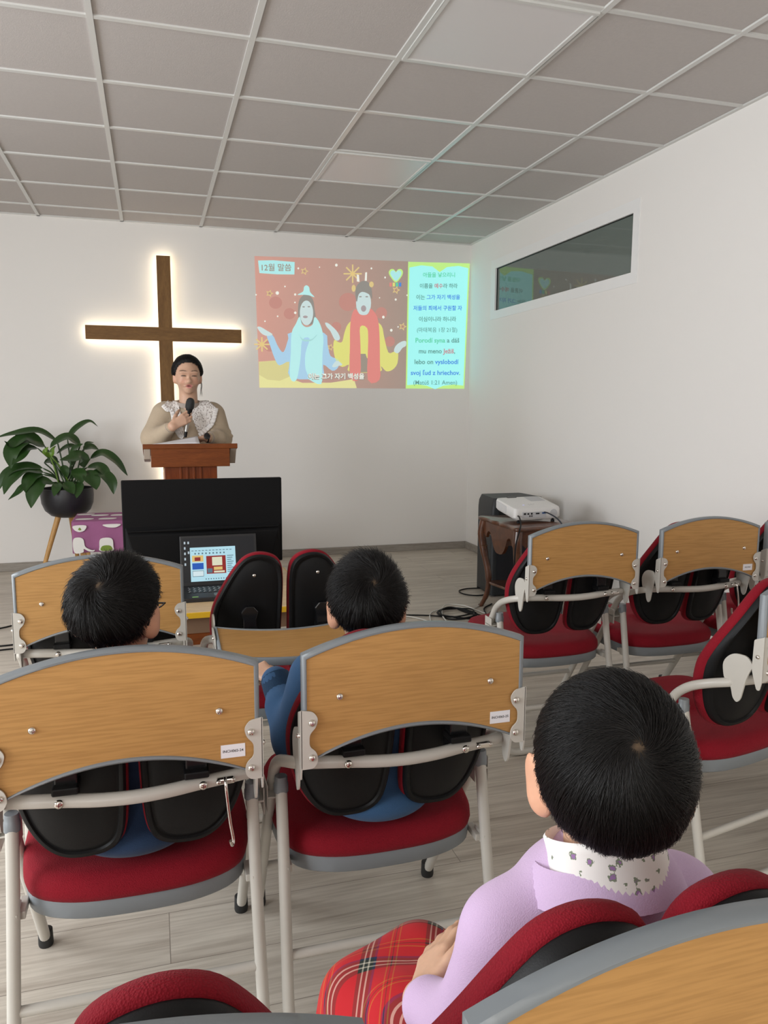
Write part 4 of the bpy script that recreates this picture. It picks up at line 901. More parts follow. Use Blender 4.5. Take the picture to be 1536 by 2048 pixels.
# ------------------------------------------------------------------ people
SKIN = vcol('skin', 0.48, 0.12, 0.4)
HAIRM = plain('black_hair', (.007, .006, .0058), .42, spec=.25)
HAIRCAP = vcol('scalp_hair', 0.6, 0, .2)
def unit(v): v = np.array(v, float); return v / np.linalg.norm(v)
def hand_prims(wrist, d, n, s, sc=1.0, curl=(.5, .6, .4), thumb=(.55, .75, .15), spread=.06):
    """palm plus five separate fingers; d along the fingers, n out of the palm, s toward the thumb"""
    w_, d, n, s = np.array(wrist, float), unit(d), np.array(n, float), np.array(s, float)
    n = unit(n - d * (n @ d)); s = unit(s - d * (s @ d) - n * (s @ n)); P = []
    k = .006 * sc
    for off, L_ in ((.024, .083), (.008, .088), (-.009, .085), (-.025, .078)):
        P.append(cone(w_ + s * off * sc * .55, w_ + d * L_ * sc + s * off * sc, .013 * sc, .0105 * sc) + (.012 * sc,))
    for off, L_, ls in ((.026, .085, (.040, .024, .020)), (.0085, .091, (.044, .028, .022)), (-.010, .087, (.040, .026, .021)), (-.027, .079, (.031, .020, .018))):
        p = w_ + d * L_ * sc + s * off * sc; a = 0; dd = unit(d + s * (off / .026) * spread)
        for j in range(3):
            a += curl[j] * (1 + .06 * (off < 0)); v = dd * math.cos(a) + n * math.sin(a)
            q = p + v * ls[j] * sc; P.append(cone(p, q, (.0092 - .0008 * j) * sc, (.0086 - .0010 * j) * sc) + (k,)); p = q
    p = w_ + d * .022 * sc + s * .022 * sc; v = unit(d * thumb[0] + s * thumb[1] + n * thumb[2])
    for j, l_ in enumerate((.042, .032, .026)):
        q = p + v * l_ * sc; P.append(cone(p, q, (.0125 - .0015 * j) * sc, (.0110 - .0013 * j) * sc) + (k * 1.3,)); p = q; v = unit(v + d * .25 + n * thumb[2] * .6)
    return P
class Head:
    """centre c, facing +y in its own frame; R turns it into the room"""
    def __init__(s, c, R, sc=1.0): s.c = np.array(c, float); s.R = R; s.sc = sc
    def p(s, v): return s.c + s.R @ (np.array(v, float) * s.sc)
    def prims(s, ear=0.0):
        k = s.sc; P = [ell(s.p((0, -.004, .016)), np.array((.071, .088, .084)) * k, s.R), ell(s.p((0, .028, -.012)), np.array((.061, .054, .076)) * k, s.R), ell(s.p((0, .020, -.050)), np.array((.047, .057, .052)) * k, s.R),
             ell(s.p((0, .060, -.088)), np.array((.021, .019, .017)) * k, s.R)]
        P += [cone(s.p((0, .080, .000)), s.p((0, .0985, -.031)), .0052 * k, .0062 * k) + (.010 * k,)]
        for x in (-1, 1):
            P += [ell(s.p((x * .008, .090, -.0345)), np.array((.0052, .007, .0048)) * k, s.R) + (.006,), ell(s.p((x * .030, .077, .016)), np.array((.022, .010, .007)) * k, s.R) + (.012,),
                  ell(s.p((x * .030, .084, -.003)), np.array((.014, .007, .010)) * k, s.R, True) + (.012,), ell(s.p((x * .029, .0735, -.002)), np.array((.0125, .009, .0095)) * k, s.R) + (.004,),
                  ell(s.p((x * .036, .062, -.036)), np.array((.020, .018, .018)) * k, s.R) + (.02,)]
            Re = s.R @ rotz(-x * .42) @ roty(x * .18)
            P += [ell(s.p((x * (.076 + ear), -.010, -.014)), np.array((.0068, .019 + ear, .030 + ear)) * k, Re) + (.006,), ell(s.p((x * (.074 + ear), -.003, -.038)), np.array((.006, .009, .010)) * k, Re) + (.010,)]
        P += [ell(s.p((0, .0835, -.056)), np.array((.015, .006, .0050)) * k, s.R) + (.016,), ell(s.p((0, .0815, -.067)), np.array((.013, .006, .0060)) * k, s.R) + (.016,), ell(s.p((0, .097, -.0615)), np.array((.010, .012, .0028)) * k, s.R, True) + (.004,)]
        return P
    def loc(s, V): return ((V - s.c) @ s.R) / s.sc
    def tint(s, base, lips, brow=(.03, .018, .014), mouth=None):
        def f(V):
            q = s.loc(V); C = np.tile(np.array(base), (len(V), 1)); rnd = RNG.normal(0, .02, (len(V), 1)); C = C * (1 + rnd)
            x, y, z = np.abs(q[:, 0]), q[:, 1], q[:, 2]; fr = y > .04
            def mix(m, col, a=1.0): 
                m = np.clip(m, 0, 1)[:, None] * a; C[:] = C * (1 - m) + np.array(col) * m
            ck = np.exp(-(((x - .036) / .02) ** 2 + ((z + .032) / .018) ** 2)) * fr; mix(ck, (base[0] * 1.05, base[1] * .78, base[2] * .76), .6)
            er = (np.abs(q[:, 0]) > .07) * (np.abs(z + .012) < .05) * (np.abs(y) < .04); mix(er * 1.0, (base[0] * 1.08, base[1] * .82, base[2] * .74), .5)
            mix(2.2 - np.sqrt(((x) / .021) ** 2 + ((z + .0615) / .0085) ** 2) * 2, lips) if False else mix((1.25 - np.sqrt((x / .017) ** 2 + ((z + .0615) / .0105) ** 2)) * 4 * (y > .06), lips, .8)
            if mouth: mix((1.2 - np.sqrt((x / .011) ** 2 + ((z + .0612) / .0035) ** 2)) * 3 * (y > .06), mouth)
            arch = .023 + .004 * np.cos((x - .032) / .02 * 1.3); mix((1.15 - np.sqrt(((x - .031) / .020) ** 2 + ((z - arch) / .0030) ** 2)) * 4 * fr, brow, .75)
            mix((1.2 - np.sqrt(((x - .030) / .0145) ** 2 + ((z + .003) / .0036) ** 2)) * 4 * fr, (.02, .012, .010), .92)
            mix(np.exp(-(((x - .03) / .018) ** 2 + ((z - .008) / .006) ** 2)) * fr, (base[0] * .78, base[1] * .68, base[2] * .66), .5)
            return C
        return f
def hair(H, parent, whorl, zmin, n, length, lift, swirl=.6, puff=.012, rad=.00032, grav=.5, seed=1, scalp=.0, rr=(.0755, .0925, .0885), mat=None, frontlift=0):
    rg_ = np.random.default_rng(seed); rr = np.array(rr); ctr = np.array((0, -.004, .016)); w_ = unit(whorl)
    ycap = np.array([q[0] for q in zmin]); zcap = np.array([q[1] for q in zmin])
    lim = lambda v: np.interp(v[..., 1], ycap, zcap)
    def surf(v, extra): 
        base = v * rr; e = np.clip((v[..., 2] - lim(v) + .02) / .30, 0, 1); e = e * e * (3 - 2 * e)
        return base + v * (puff * e + extra)[..., None]
    # cap
    nu, nv = 72, 40; vs = []; fs = []; C = []
    for i in range(nv + 1):
        th = PI * i / nv
        for j in range(nu):
            a = 2 * PI * j / nu; vs.append((math.sin(th) * math.cos(a), math.sin(th) * math.sin(a), math.cos(th)))
    vs = np.array(vs); ok = vs[:, 2] > lim(vs) - .07
    P = surf(vs, np.full(len(vs), -.0015)) + ctr
    for i in range(nv):
        for j in range(nu):
            f = (i * nu + j, i * nu + (j + 1) % nu, (i + 1) * nu + (j + 1) % nu, (i + 1) * nu + j)
            if ok[list(f)].all(): fs.append(f[::-1])
    W = (H.c + (P * H.sc) @ H.R.T); me = bpy.data.meshes.new('hair'); me.from_pydata(W.tolist(), [], fs); me.update(); me.polygons.foreach_set('use_smooth', [True] * len(fs))
    col = np.tile((.009, .0075, .007), (len(vs), 1)); dw = np.arccos(np.clip(vs @ w_, -1, 1)); s_ = np.exp(-(dw / .055) ** 2)[:, None] * scalp; col = col * (1 - s_) + np.array((.20, .13, .075)) * s_
    at = me.attributes.new('tint', 'FLOAT_COLOR', 'POINT'); at.data.foreach_set('color', np.concatenate([col, np.ones((len(col), 1))], 1).astype(np.float32).ravel())
    cap = link('hair', me, parent, HAIRCAP)
    # strands
    v = rg_.normal(size=(n * 3, 3)); v /= np.linalg.norm(v, axis=1)[:, None]; v = v[v[:, 2] > lim(v)][:n]
    dw = np.arccos(np.clip(v @ w_, -1, 1)); v = v[(dw > .05) | (rg_.random(len(v)) > .6 * (scalp > 0))]; n = len(v)
    K = 7; L_ = length * rg_.uniform(.6, 1.15, n); lf = lift * rg_.uniform(.2, 1.3, n); pts = np.zeros((n, K, 3)); cl = rg_.normal(0, .12, n)
    # neighbouring strands clump in locks
    lk = unit(np.array((1, 0, 0))); ph = np.sin(v @ np.array((23., 7, 11))) * np.sin(v @ np.array((5., 27, 13))); cl = cl + .22 * ph; lf = lf * (1 + .5 * ph)
    q = v.copy()
    for k in range(K):
        t = k / (K - 1); e = -.001 + lf * (t ** 1.2) * (1 - .35 * t)
        if frontlift: e = e + frontlift * np.clip(q[:, 1] * .7 + q[:, 2] * .9 - .55, 0, 1) * t
        pts[:, k] = surf(q, e) + ctr
        dist = np.arccos(np.clip(q @ w_, -1, 1)); tan = q * (q @ w_)[:, None] - w_; nn = np.linalg.norm(tan, axis=1); tan /= np.maximum(nn, 1e-6)[:, None]
        sw = swirl * np.exp(-dist / .8) + cl; side = np.cross(q, tan); tan = tan * np.cos(sw)[:, None] + side * np.sin(sw)[:, None]
        g = np.array((0, 0, -1.)) - q * (-q[:, 2])[:, None]; gw = grav * np.clip(.35 - q[:, 2], 0, 1)[:, None]; tan = tan + g * gw; tan -= q * (tan * q).sum(1)[:, None]; tan /= np.maximum(np.linalg.norm(tan, axis=1), 1e-6)[:, None]
        q = q + tan * (L_ / (K - 1) / .088)[:, None]; q /= np.linalg.norm(q, axis=1)[:, None]
    W = H.c + (pts.reshape(-1, 3) * H.sc) @ H.R.T
    hc = bpy.data.hair_curves.new('hair_strands'); hc.add_curves([K] * n); hc.attributes['position'].data.foreach_set('vector', W.astype(np.float32).ravel())
    ra = hc.attributes.get('radius') or hc.attributes.new('radius', 'FLOAT', 'POINT'); rv = np.tile(rad * np.array([1, 1, 1, .95, .85, .65, .25]), n); ra.data.foreach_set('value', rv.astype(np.float32))
    o = bpy.data.objects.new('hair_strands', hc); COL.objects.link(o); hc.materials.append(mat or HAIRM); o.parent = cap; o['kind'] = 'stuff'
    return cap
BOYCUT = [(-1, -.80), (-.75, -.72), (-.45, -.55), (-.22, -.32), (-.02, -.02), (.2, .02), (.45, .25), (.75, .52), (1, .62)]
NAVY = fabric('navy_sweat', (.020, .045, .10), 1300, .1, .3, (.012, .028, .07))
BLUES = fabric('blue_sweat', (.042, .105, .215), 1300, .08, .3, (.030, .080, .175))
TROUS = fabric('dark_trousers', (.03, .032, .04), 900, .0, .3)
KSKIN = (.56, .335, .225)

def person(label): return thing('person', label, 'person')
# --- boy with glasses, seated in the left chair
t = person('boy with short black hair and glasses seated in the chair with sticker ending in 24')
H1 = Head((-.078, 1.525, .902), rotz(-.32) @ rotx(-.10), .92)
x0 = -.06
arms = lambda sx, sh, el, wr: [cone(sh, el, .036, .030), cone(el, wr, .030, .021)]
P = H1.prims(.004) + [cone((-.070, 1.53, .855), (-.062, 1.55, .745), .040, .044), cone((x0, 1.56, .74), (x0, 1.585, .50), .075, .085), cone((x0 - .10, 1.555, .735), (x0 + .10, 1.555, .735), .042)]
for s in (-1, 1):
    P += [cone((x0 + s * .065, 1.62, .465), (x0 + s * .085, 1.93, .455), .062, .046), cone((x0 + s * .085, 1.93, .455), (x0 + s * .08, 2.10, .17), .045, .030), cone((x0 + s * .08, 2.10, .14), (x0 + s * .09, 2.20, .16), .030, .026)]
    P += arms(s, (x0 + s * .135, 1.555, .725), (x0 + s * .155, 1.62, .56), (x0 + s * .07, 1.79, .55)); P += hand_prims((x0 + s * .07, 1.79, .55), (-s * .35, .9, -.1), (0, -.1, -1), (-s, 0, 0), .72, (.3, .35, .25))
solid('body', P, .004, .02, SKIN, t, H1.tint(KSKIN, (.42, .17, .15)))
hair(H1, t, (.02, -.85, .52), BOYCUT, 10000, .042, .014, .95, .013, .00036, .45, 11, .5, frontlift=.012)
P = [ell((x0, 1.575, .455), (.128, .112, .055)), cone((x0, 1.555, .745), (x0, 1.59, .50), .086, .096), cone((x0 - .10, 1.555, .74), (x0 + .10, 1.555, .74), .051)]
for s in (-1, 1): P += [cone((x0 + s * .135, 1.555, .728), (x0 + s * .157, 1.62, .56), .047, .042), cone((x0 + s * .157, 1.62, .56), (x0 + s * .085, 1.765, .552), .041, .032)]
solid('sweatshirt', P, .006, .025, NAVY, t)
P = [ell((x0, 1.62, .450), (.112, .09, .055))]
for s in (-1, 1): P += [cone((x0 + s * .065, 1.62, .467), (x0 + s * .085, 1.93, .458), .070, .055), cone((x0 + s * .085, 1.93, .455), (x0 + s * .08, 2.08, .20), .054, .042)]
solid('trousers', P, .008, .02, TROUS, t)
gl = MB()
def h1(v): return tuple(H1.p(v))
for s in (-1, 1):
    gl.tube([h1((s * (.031 + .024 * math.cos(a)), .104, .000 + .019 * math.sin(a))) for a in np.linspace(0, 2 * PI, 20, endpoint=False)], .0016, 6, closed=True)
    gl.tube([h1((s * .055, .104, .004)), h1((s * .074, .092, .006)), h1((s * .0805, .045, .006)), h1((s * .082, .004, .006)), h1((s * .080, -.016, .000)), h1((s * .077, -.030, -.022))], .0019, 6)
gl.tube([h1((-.009, .105, .004)), h1((0, .108, .007)), h1((.009, .105, .004))], .0016, 6)
gl.build('eyeglasses', BLACKGL, t)

# --- boy in the blue sweater, left hand raised beside the folded-down tablet
t = person('boy with short black hair and blue sweater seated on the right of the two boys')
H2 = Head((.428, 1.560, .872), rotz(-.17) @ rotx(-.06), .91)
x0 = .45
P = H2.prims(.006) + [cone((.432, 1.565, .825), (.442, 1.58, .735), .040, .044), cone((x0, 1.58, .73), (x0, 1.60, .50), .078, .088), cone((x0 - .10, 1.575, .725), (x0 + .10, 1.575, .725), .042)]
for s in (-1, 1): P += [cone((x0 + s * .065, 1.64, .465), (x0 + s * .085, 1.95, .455), .062, .046), cone((x0 + s * .085, 1.95, .455), (x0 + s * .08, 2.12, .17), .045, .030), cone((x0 + s * .08, 2.12, .14), (x0 + s * .09, 2.22, .16), .030, .026)]
P += [cone((.315, 1.575, .715), (.288, 1.615, .575), .036, .031), cone((.288, 1.615, .575), (.254, 1.735, .672), .030, .021)] + hand_prims((.252, 1.728, .664), (-.45, .75, .22), (.3, .35, -.75), (.75, .2, .35), .70, (.95, 1.1, .7), (.85, .25, .45))
P += [cone((.585, 1.575, .715), (.61, 1.63, .56), .036, .031), cone((.61, 1.63, .56), (.53, 1.79, .55), .030, .021)] + hand_prims((.53, 1.79, .55), (-.35, .9, -.1), (0, -.1, -1), (-1, 0, 0), .72, (.3, .35, .25))
solid('body', P, .004, .02, SKIN, t, H2.tint(KSKIN, (.42, .17, .15)))
hair(H2, t, (.10, -.84, .52), BOYCUT, 10000, .040, .015, .9, .013, .00036, .45, 23, .55, frontlift=.020)
P = [cone((x0, 1.575, .735), (x0, 1.60, .50), .090, .104), cone((x0 - .10, 1.575, .73), (x0 + .10, 1.575, .73), .051), ell((x0 + .005, 1.575, .45), (.125, .115, .055)),
     cone((.315, 1.575, .72), (.285, 1.60, .575), .054, .056), cone((.285, 1.60, .575), (.268, 1.67, .622), .054, .047), cone((.268, 1.675, .625), (.255, 1.722, .664), .036, .034) + (.008,),
     cone((.585, 1.575, .72), (.612, 1.63, .56), .048, .044), cone((.612, 1.63, .56), (.545, 1.765, .552), .042, .032)]
solid('sweater', P, .005, .022, BLUES, t)
MB().tube([(.263, 1.696, .641), (.259, 1.712, .654), (.2545, 1.730, .669)], [.0375, .0365, .0345], 22).build('cuff', fabric('blue_rib', (.018, .050, .105), 900, .05, .4), t, angle=80)
em = MB(); em.box((.2545, 1.6225, .636), (.2615, 1.6245, .643), 0); em.box((.2615, 1.6225, .636), (.2685, 1.6245, .643), 1)
em.build('sleeve_emblem', [plain('emblem_red', (.35, .02, .03), .6), PAPER], t, smooth=False)
P = [ell((x0, 1.62, .445), (.115, .10, .06))]
for s in (-1, 1): P += [cone((x0 + s * .065, 1.64, .467), (x0 + s * .085, 1.95, .458), .070, .055), cone((x0 + s * .085, 1.95, .455), (x0 + s * .08, 2.10, .20), .054, .042)]
solid('trousers', P, .008, .02, TROUS, t)

# --- child in lilac with a tartan skirt, seated in the nearest chair
t = person('child in a lilac sweatshirt and red tartan skirt seated in the nearest chair')
H3 = Head((.447, .664, .914), rotz(-.40) @ rotx(.02), .885)
LILAC = fabric('lilac_sweat', (.60, .44, .64), 1500, .15, .25, (.50, .36, .55))
P = H3.prims(.010) + [cone((.446, .665, .865), (.448, .688, .765), .040, .044), cone((.448, .705, .735), (.45, .74, .50), .080, .092), cone((.36, .692, .735), (.54, .692, .735), .042)]
P += [cone((.42, .80, .440), (.275, 1.02, .395), .048, .036), cone((.50, .80, .440), (.38, 1.06, .395), .048, .036), cone((.275, 1.02, .39), (.285, 1.04, .10), .036, .028), cone((.38, 1.06, .39), (.37, 1.07, .10), .036, .028), cone((.29, 1.03, .055), (.27, 1.13, .035), .030, .026), cone((.37, 1.06, .055), (.36, 1.16, .035), .030, .026)]
P += [cone((.345, .695, .725), (.315, .715, .60), .036, .032), cone((.315, .715, .60), (.287, .800, .583), .031, .022)] + hand_prims((.287, .800, .583), (.58, .78, .16), (.55, -.35, -.75), (-.45, .35, .8), .80, (.16, .22, .18), (.75, .5, .0))
P += [cone((.562, .695, .725), (.61, .76, .59), .036, .032), cone((.61, .76, .59), (.50, .87, .54), .031, .022)] + hand_prims((.50, .87, .54), (-.7, .7, -.1), (0, -.1, -1), (-.6, -.6, 0), .78, (.25, .3, .25))
solid('body', P, .0038, .02, SKIN, t, H3.tint((.60, .37, .25), (.42, .17, .15)))
GIRLCUT = [(-1, -.96), (-.75, -.93), (-.5, -.80), (-.25, -.45), (-.02, -.10), (.2, 0), (.45, .2), (.75, .45), (1, .55)]
hair(H3, t, (.10, -.80, .58), GIRLCUT, 20000, .042, .006, .75, .0155, .00024, .55, 5, .6)
P = [cone((.352, .692, .735), (.435, .680, .785), .042, .050), cone((.548, .692, .735), (.460, .680, .785), .042, .050), cone((.448, .698, .728), (.45, .75, .49), .092, .108), cone((.358, .690, .730), (.545, .690, .730), .046), cone((.43, .690, .75), (.47, .690, .75), .052),
     cone((.345, .692, .727), (.315, .713, .605), .048, .046), cone((.315, .713, .605), (.292, .782, .587), .043, .033), cone((.562, .692, .727), (.612, .76, .595), .048, .046), cone((.612, .76, .595), (.52, .85, .545), .043, .034)]
solid('sweatshirt', P, .0045, .028, LILAC, t)
# ribbed neckband and printed stand collar
def tubering(name, c, R, rx, ry, prof, mat, parent, n=72, rib=0):
    vs = []; k = len(prof)
    for j in range(n):
        a = 2 * PI * j / n
        for (sc_, z) in prof:
            s_ = sc_ + (rib if j % 2 else 0); vs.append(np.array(c) + R @ np.array((rx * s_ * math.cos(a), ry * s_ * math.sin(a), z)))
    m = MB(); m.add(vs, [(j * k + i, ((j + 1) % n) * k + i, ((j + 1) % n) * k + i + 1, j * k + i + 1) for j in range(n) for i in range(k - 1)])
    return m.build(name, mat, parent, angle=60)
LRIB = fabric('lilac_rib', (.60, .44, .64), 1500, .15, .2, (.52, .38, .57))
tubering('neckband', (.447, .676, .806), rotx(-.30), .073, .068, [(1.18, -.028), (1.12, -.012), (1.02, .004), (.97, .008), (.94, .002), (.98, -.02)], LRIB, t, 150, .012)
m, N, L, bs = nt('floral_print'); tcn = N.new('ShaderNodeTexCoord')
vo = N.new('ShaderNodeTexVoronoi'); vo.inputs['Scale'].default_value = 75; vo.inputs['Randomness'].default_value = .55; L.new(tcn.outputs['Object'], vo.inputs['Vector'])
nz = N.new('ShaderNodeTexNoise'); nz.inputs['Scale'].default_value = 330; L.new(tcn.outputs['Object'], nz.inputs['Vector'])
ad = N.new('ShaderNodeMath'); ad.operation = 'MULTIPLY_ADD'; ad.inputs[1].default_value = .55; L.new(nz.outputs['Fac'], ad.inputs[0]); L.new(vo.outputs['Distance'], ad.inputs[2])
rp = N.new('ShaderNodeValToRGB'); rp.color_ramp.interpolation = 'CONSTANT'; e_ = rp.color_ramp.elements
e_[0].position = 0; e_[0].color = (.30, .16, .36, 1); e_[1].position = .56; e_[1].color = (.80, .77, .74, 1); q = e_.new(.45); q.color = (.20, .24, .16, 1)
L.new(ad.outputs[0], rp.inputs[0]); L.new(rp.outputs[0], bs.inputs['Base Color']); bs.inputs['Roughness'].default_value = .8
FLORAL = m
tubering('collar', (.447, .668, .826), rotx(-.33), .061, .056, [(1.10, -.030), (1.05, -.015), (1.03, .0), (1.05, .010), (1.07, .017), (1.03, .020), (.97, .014), (.96, -.01)], FLORAL, t)
m, N, L, bs = nt('tartan'); tcn = N.new('ShaderNodeTexCoord'); mp = N.new('ShaderNodeMapping'); mp.inputs['Rotation'].default_value = (0.0, .0, .42); mp.inputs['Scale'].default_value = (10.5, 10.5, 10.5); L.new(tcn.outputs['Object'], mp.inputs['Vector'])
sp_ = N.new('ShaderNodeSeparateXYZ'); L.new(mp.outputs[0], sp_.inputs[0])
def stripes(sock, offs):
    f = N.new('ShaderNodeMath'); f.operation = 'FRACT'; a = N.new('ShaderNodeMath'); a.operation = 'ADD'; a.inputs[1].default_value = offs; L.new(sock, a.inputs[0]); L.new(a.outputs[0], f.inputs[0])
    r = N.new('ShaderNodeValToRGB'); r.color_ramp.interpolation = 'CONSTANT'; e = r.color_ramp.elements
    red, dk, wh, ye, bl = (.50, .008, .014, 1), (.012, .022, .016, 1), (.55, .52, .42, 1), (.50, .16, .02, 1), (.012, .02, .09, 1)
    seq = [(0, red), (.30, dk), (.36, wh), (.385, dk), (.44, wh), (.465, dk), (.52, bl), (.56, red), (.74, ye), (.76, red), (.80, dk), (.815, red), (.86, ye), (.88, red)]
    e[0].position = 0; e[0].color = red; e[1].position = seq[-1][0]; e[1].color = seq[-1][1]
    for p_, c_ in seq[1:-1]: q = e.new(p_); q.color = c_
    L.new(f.outputs[0], r.inputs[0]); return r
ra_, rb_ = stripes(sp_.outputs[0], 0.1), stripes(sp_.outputs[1], .35)
# skirt folds hang down: use height too in the second direction
ay = N.new('ShaderNodeMath'); ay.operation = 'SUBTRACT'; L.new(sp_.outputs[1], ay.inputs[0]); L.new(sp_.outputs[2], ay.inputs[1])
rb_ = stripes(ay.outputs[0], .35)
wv = N.new('ShaderNodeTexChecker'); wv.inputs['Scale'].default_value = 700; L.new(tcn.outputs['Object'], wv.inputs['Vector'])
mx = N.new('ShaderNodeMix'); mx.data_type = 'RGBA'; mm = N.new('ShaderNodeMath'); mm.operation = 'MULTIPLY_ADD'; mm.inputs[1].default_value = .0; mm.inputs[2].default_value = .5; L.new(wv.outputs['Fac'], mm.inputs[0])
L.new(mm.outputs[0], mx.inputs[0]); L.new(ra_.outputs[0], mx.inputs[6]); L.new(rb_.outputs[0], mx.inputs[7]); L.new(mx.outputs[2], bs.inputs['Base Color']); bs.inputs['Roughness'].default_value = .9; bs.inputs['Sheen Weight'].default_value = .05
TARTAN = m
P = [ell((.45, .77, .455), (.130, .12, .075)), cone((.41, .81, .445), (.270, 1.03, .405), .068, .052), cone((.50, .81, .445), (.38, 1.07, .405), .068, .052), cone((.44, .81, .445), (.33, 1.05, .405), .066, .050),
     cone((.270, 1.03, .40), (.245, 1.05, .26), .050, .058), cone((.38, 1.06, .42), (.37, 1.09, .28), .055, .064), cone((.32, 1.04, .41), (.30, 1.07, .28), .050, .060), cone((.31, .95, .42), (.240, .98, .33), .05, .05), cone((.26, 1.0, .39), (.225, 1.02, .30), .038, .048)]
solid('skirt', P, .005, .035, TARTAN, t)

# --- woman speaking at the lectern
t = person('woman in a beige sweater with white lace collar, speaking into a microphone behind the lectern')
H4 = Head((.208, 4.690, 1.476), rotz(PI + .05) @ rotx(-.08), .99)
WS = (.53, .325, .225)
P = H4.prims(-.003) + [cone((.210, 4.705, 1.41), (.211, 4.72, 1.29), .050, .054), cone((.21, 4.745, 1.22), (.21, 4.75, .98), .088, .10), cone((.11, 4.74, 1.255), (.31, 4.74, 1.255), .045)]
P += [cone((.075, 4.73, 1.25), (.02, 4.695, 1.11), .048, .040), cone((.02, 4.695, 1.11), (.112, 4.514, 1.184), .038, .025)] + hand_prims((.110, 4.512, 1.186), (.84, .02, .50), (.05, 1, .05), (-.5, .0, .85), .92, (.30, 1.25, 1.0), (.6, .4, .55))
P += [cone((.345, 4.73, 1.25), (.375, 4.69, 1.10), .048, .040), cone((.375, 4.69, 1.10), (.300, 4.530, 1.118), .038, .025)] + hand_prims((.300, 4.530, 1.118), (-.92, -.15, -.10), (-.05, -.25, -1), (-.1, 1, -.2), .92, (.45, .6, .4), (.75, .55, .3))
for s_ in (-1, 1): P += [cone((.21 + s_ * .08, 4.75, .90), (.21 + s_ * .08, 4.75, .10), .075, .045), cone((.21 + s_ * .08, 4.75, .06), (.21 + s_ * .09, 4.64, .035), .04, .032)]
solid('body', P, .0034, .022, SKIN, t, H4.tint(WS, (.50, .17, .16), (.035, .02, .016), (.10, .02, .02)))
WCUT = [(-1, -.75), (-.6, -.62), (-.3, -.48), (-.1, -.36), (.1, -.36), (.3, -.18), (.45, .12), (.6, .47), (.75, .66), (.9, .74), (1, .77)]
hair(H4, t, (.22, .93, .42), WCUT, 5200, .070, .005, .15, .0125, .0006, .5, 31, 0)
lk = MB()
for k in range(7):
    lk.tube(catmull3([(.278 + .001 * k, 4.70 + .004 * k, 1.455), (.283 + .0012 * k, 4.70, 1.42), (.280 + .0012 * k, 4.70, 1.39), (.276 + .0025 * k, 4.70, 1.352 + .007 * (k % 3))], 4), .0005, 5)
lk.build('hair_lock', HAIRM, t, angle=80)
bun = solid('hair_bun', [ell(H4.p((.0, -.105, -.025)), (.040, .034, .036)), ell(H4.p((.02, -.118, -.05)), (.025, .022, .03))], .004, .02, HAIRM, t)
BEIGE = fabric('beige_sweat', (.43, .345, .25), 500, .08, .35, (.36, .285, .205))
CUFF = fabric('beige_cuff', (.36, .30, .26), 500, .05, .35, (.28, .23, .20))
P = [ell((.21, 4.74, 1.09), (.165, .122, .22)), cone((.09, 4.738, 1.262), (.33, 4.738, 1.258), .060), cone((.15, 4.735, 1.285), (.27, 4.735, 1.283), .034),
     cone((.068, 4.732, 1.245), (.010, 4.695, 1.115), .070, .070), cone((.010, 4.695, 1.110), (.050, 4.615, 1.130), .068, .056), cone((.052, 4.612, 1.132), (.092, 4.544, 1.170), .050, .036) + (.006,),
     cone((.352, 4.732, 1.245), (.382, 4.695, 1.11), .070, .070), cone((.382, 4.695, 1.105), (.365, 4.61, 1.11), .066, .054), cone((.362, 4.606, 1.112), (.325, 4.560, 1.117), .048, .036) + (.006,)]
rw = np.random.default_rng(4)
for s_, a_, b_ in ((-1, (.04, 4.715, 1.20), (-.02, 4.66, 1.09)), (1, (.37, 4.715, 1.20), (.42, 4.66, 1.09))):
    for k in (1, 2):
        u = k / 4; c_ = np.array(a_) * (1 - u) + np.array(b_) * u
        P.append(cone(c_ + np.array((s_ * -.05, -.058, .012)), c_ + np.array((s_ * .055, -.030, -.022)), .012, .009) + (.016,))
sw = solid('sweater', P, .0045, .03, BEIGE, t)
for a_, b_, r_ in (((.084, 4.556, 1.162), (.100, 4.530, 1.178), .0335), ((.330, 4.566, 1.1165), (.312, 4.545, 1.1172), .034)):
    MB().tube([a_, tuple((np.array(a_) + np.array(b_)) / 2), b_], [r_, r_ * 1.02, r_ * .95], 20).build('cuff', CUFF, t, angle=80)
tubering('neckband', (.211, 4.720, 1.318), rotx(.22), .066, .062, [(1.10, -.020), (1.08, -.004), (1.02, .006), (.97, .004), (.97, -.014)], CUFF, t, 60, .006)
P = [cone((.21, 4.745, .99), (.21, 4.75, .32), .135, .20)]
solid('skirt', P, .009, .02, fabric('grey_beige_skirt', (.42, .39, .34), 500, 0, .3), t)
# lace collar: two ruffled panels laid over the sweater
dgr = bpy.context.evaluated_depsgraph_get()
bvh = BVHTree.FromPolygons([v.co.copy() for v in sw.data.vertices], [tuple(p.vertices) for p in sw.data.polygons])
m, N, L, bs = nt('white_lace'); tcn = N.new('ShaderNodeTexCoord'); vo = N.new('ShaderNodeTexVoronoi'); vo.inputs['Scale'].default_value = 95; L.new(tcn.outputs['Object'], vo.inputs['Vector'])
rp = N.new('ShaderNodeValToRGB'); e_ = rp.color_ramp.elements; e_[0].position = .18; e_[0].color = (.26, .215, .19, 1); e_[1].position = .42; e_[1].color = (.74, .70, .67, 1)
L.new(vo.outputs['Distance'], rp.inputs[0]); L.new(rp.outputs[0], bs.inputs['Base Color']); bs.inputs['Roughness'].default_value = .8
bp = N.new('ShaderNodeBump'); bp.inputs['Strength'].default_value = .8; bp.inputs['Distance'].default_value = .004; L.new(vo.outputs['Distance'], bp.inputs['Height']); L.new(bp.outputs[0], bs.inputs['Normal'])
LACE = m; LACEW = plain('lace_white', (.76, .73, .71), .8, bump=.5, bscale=260)
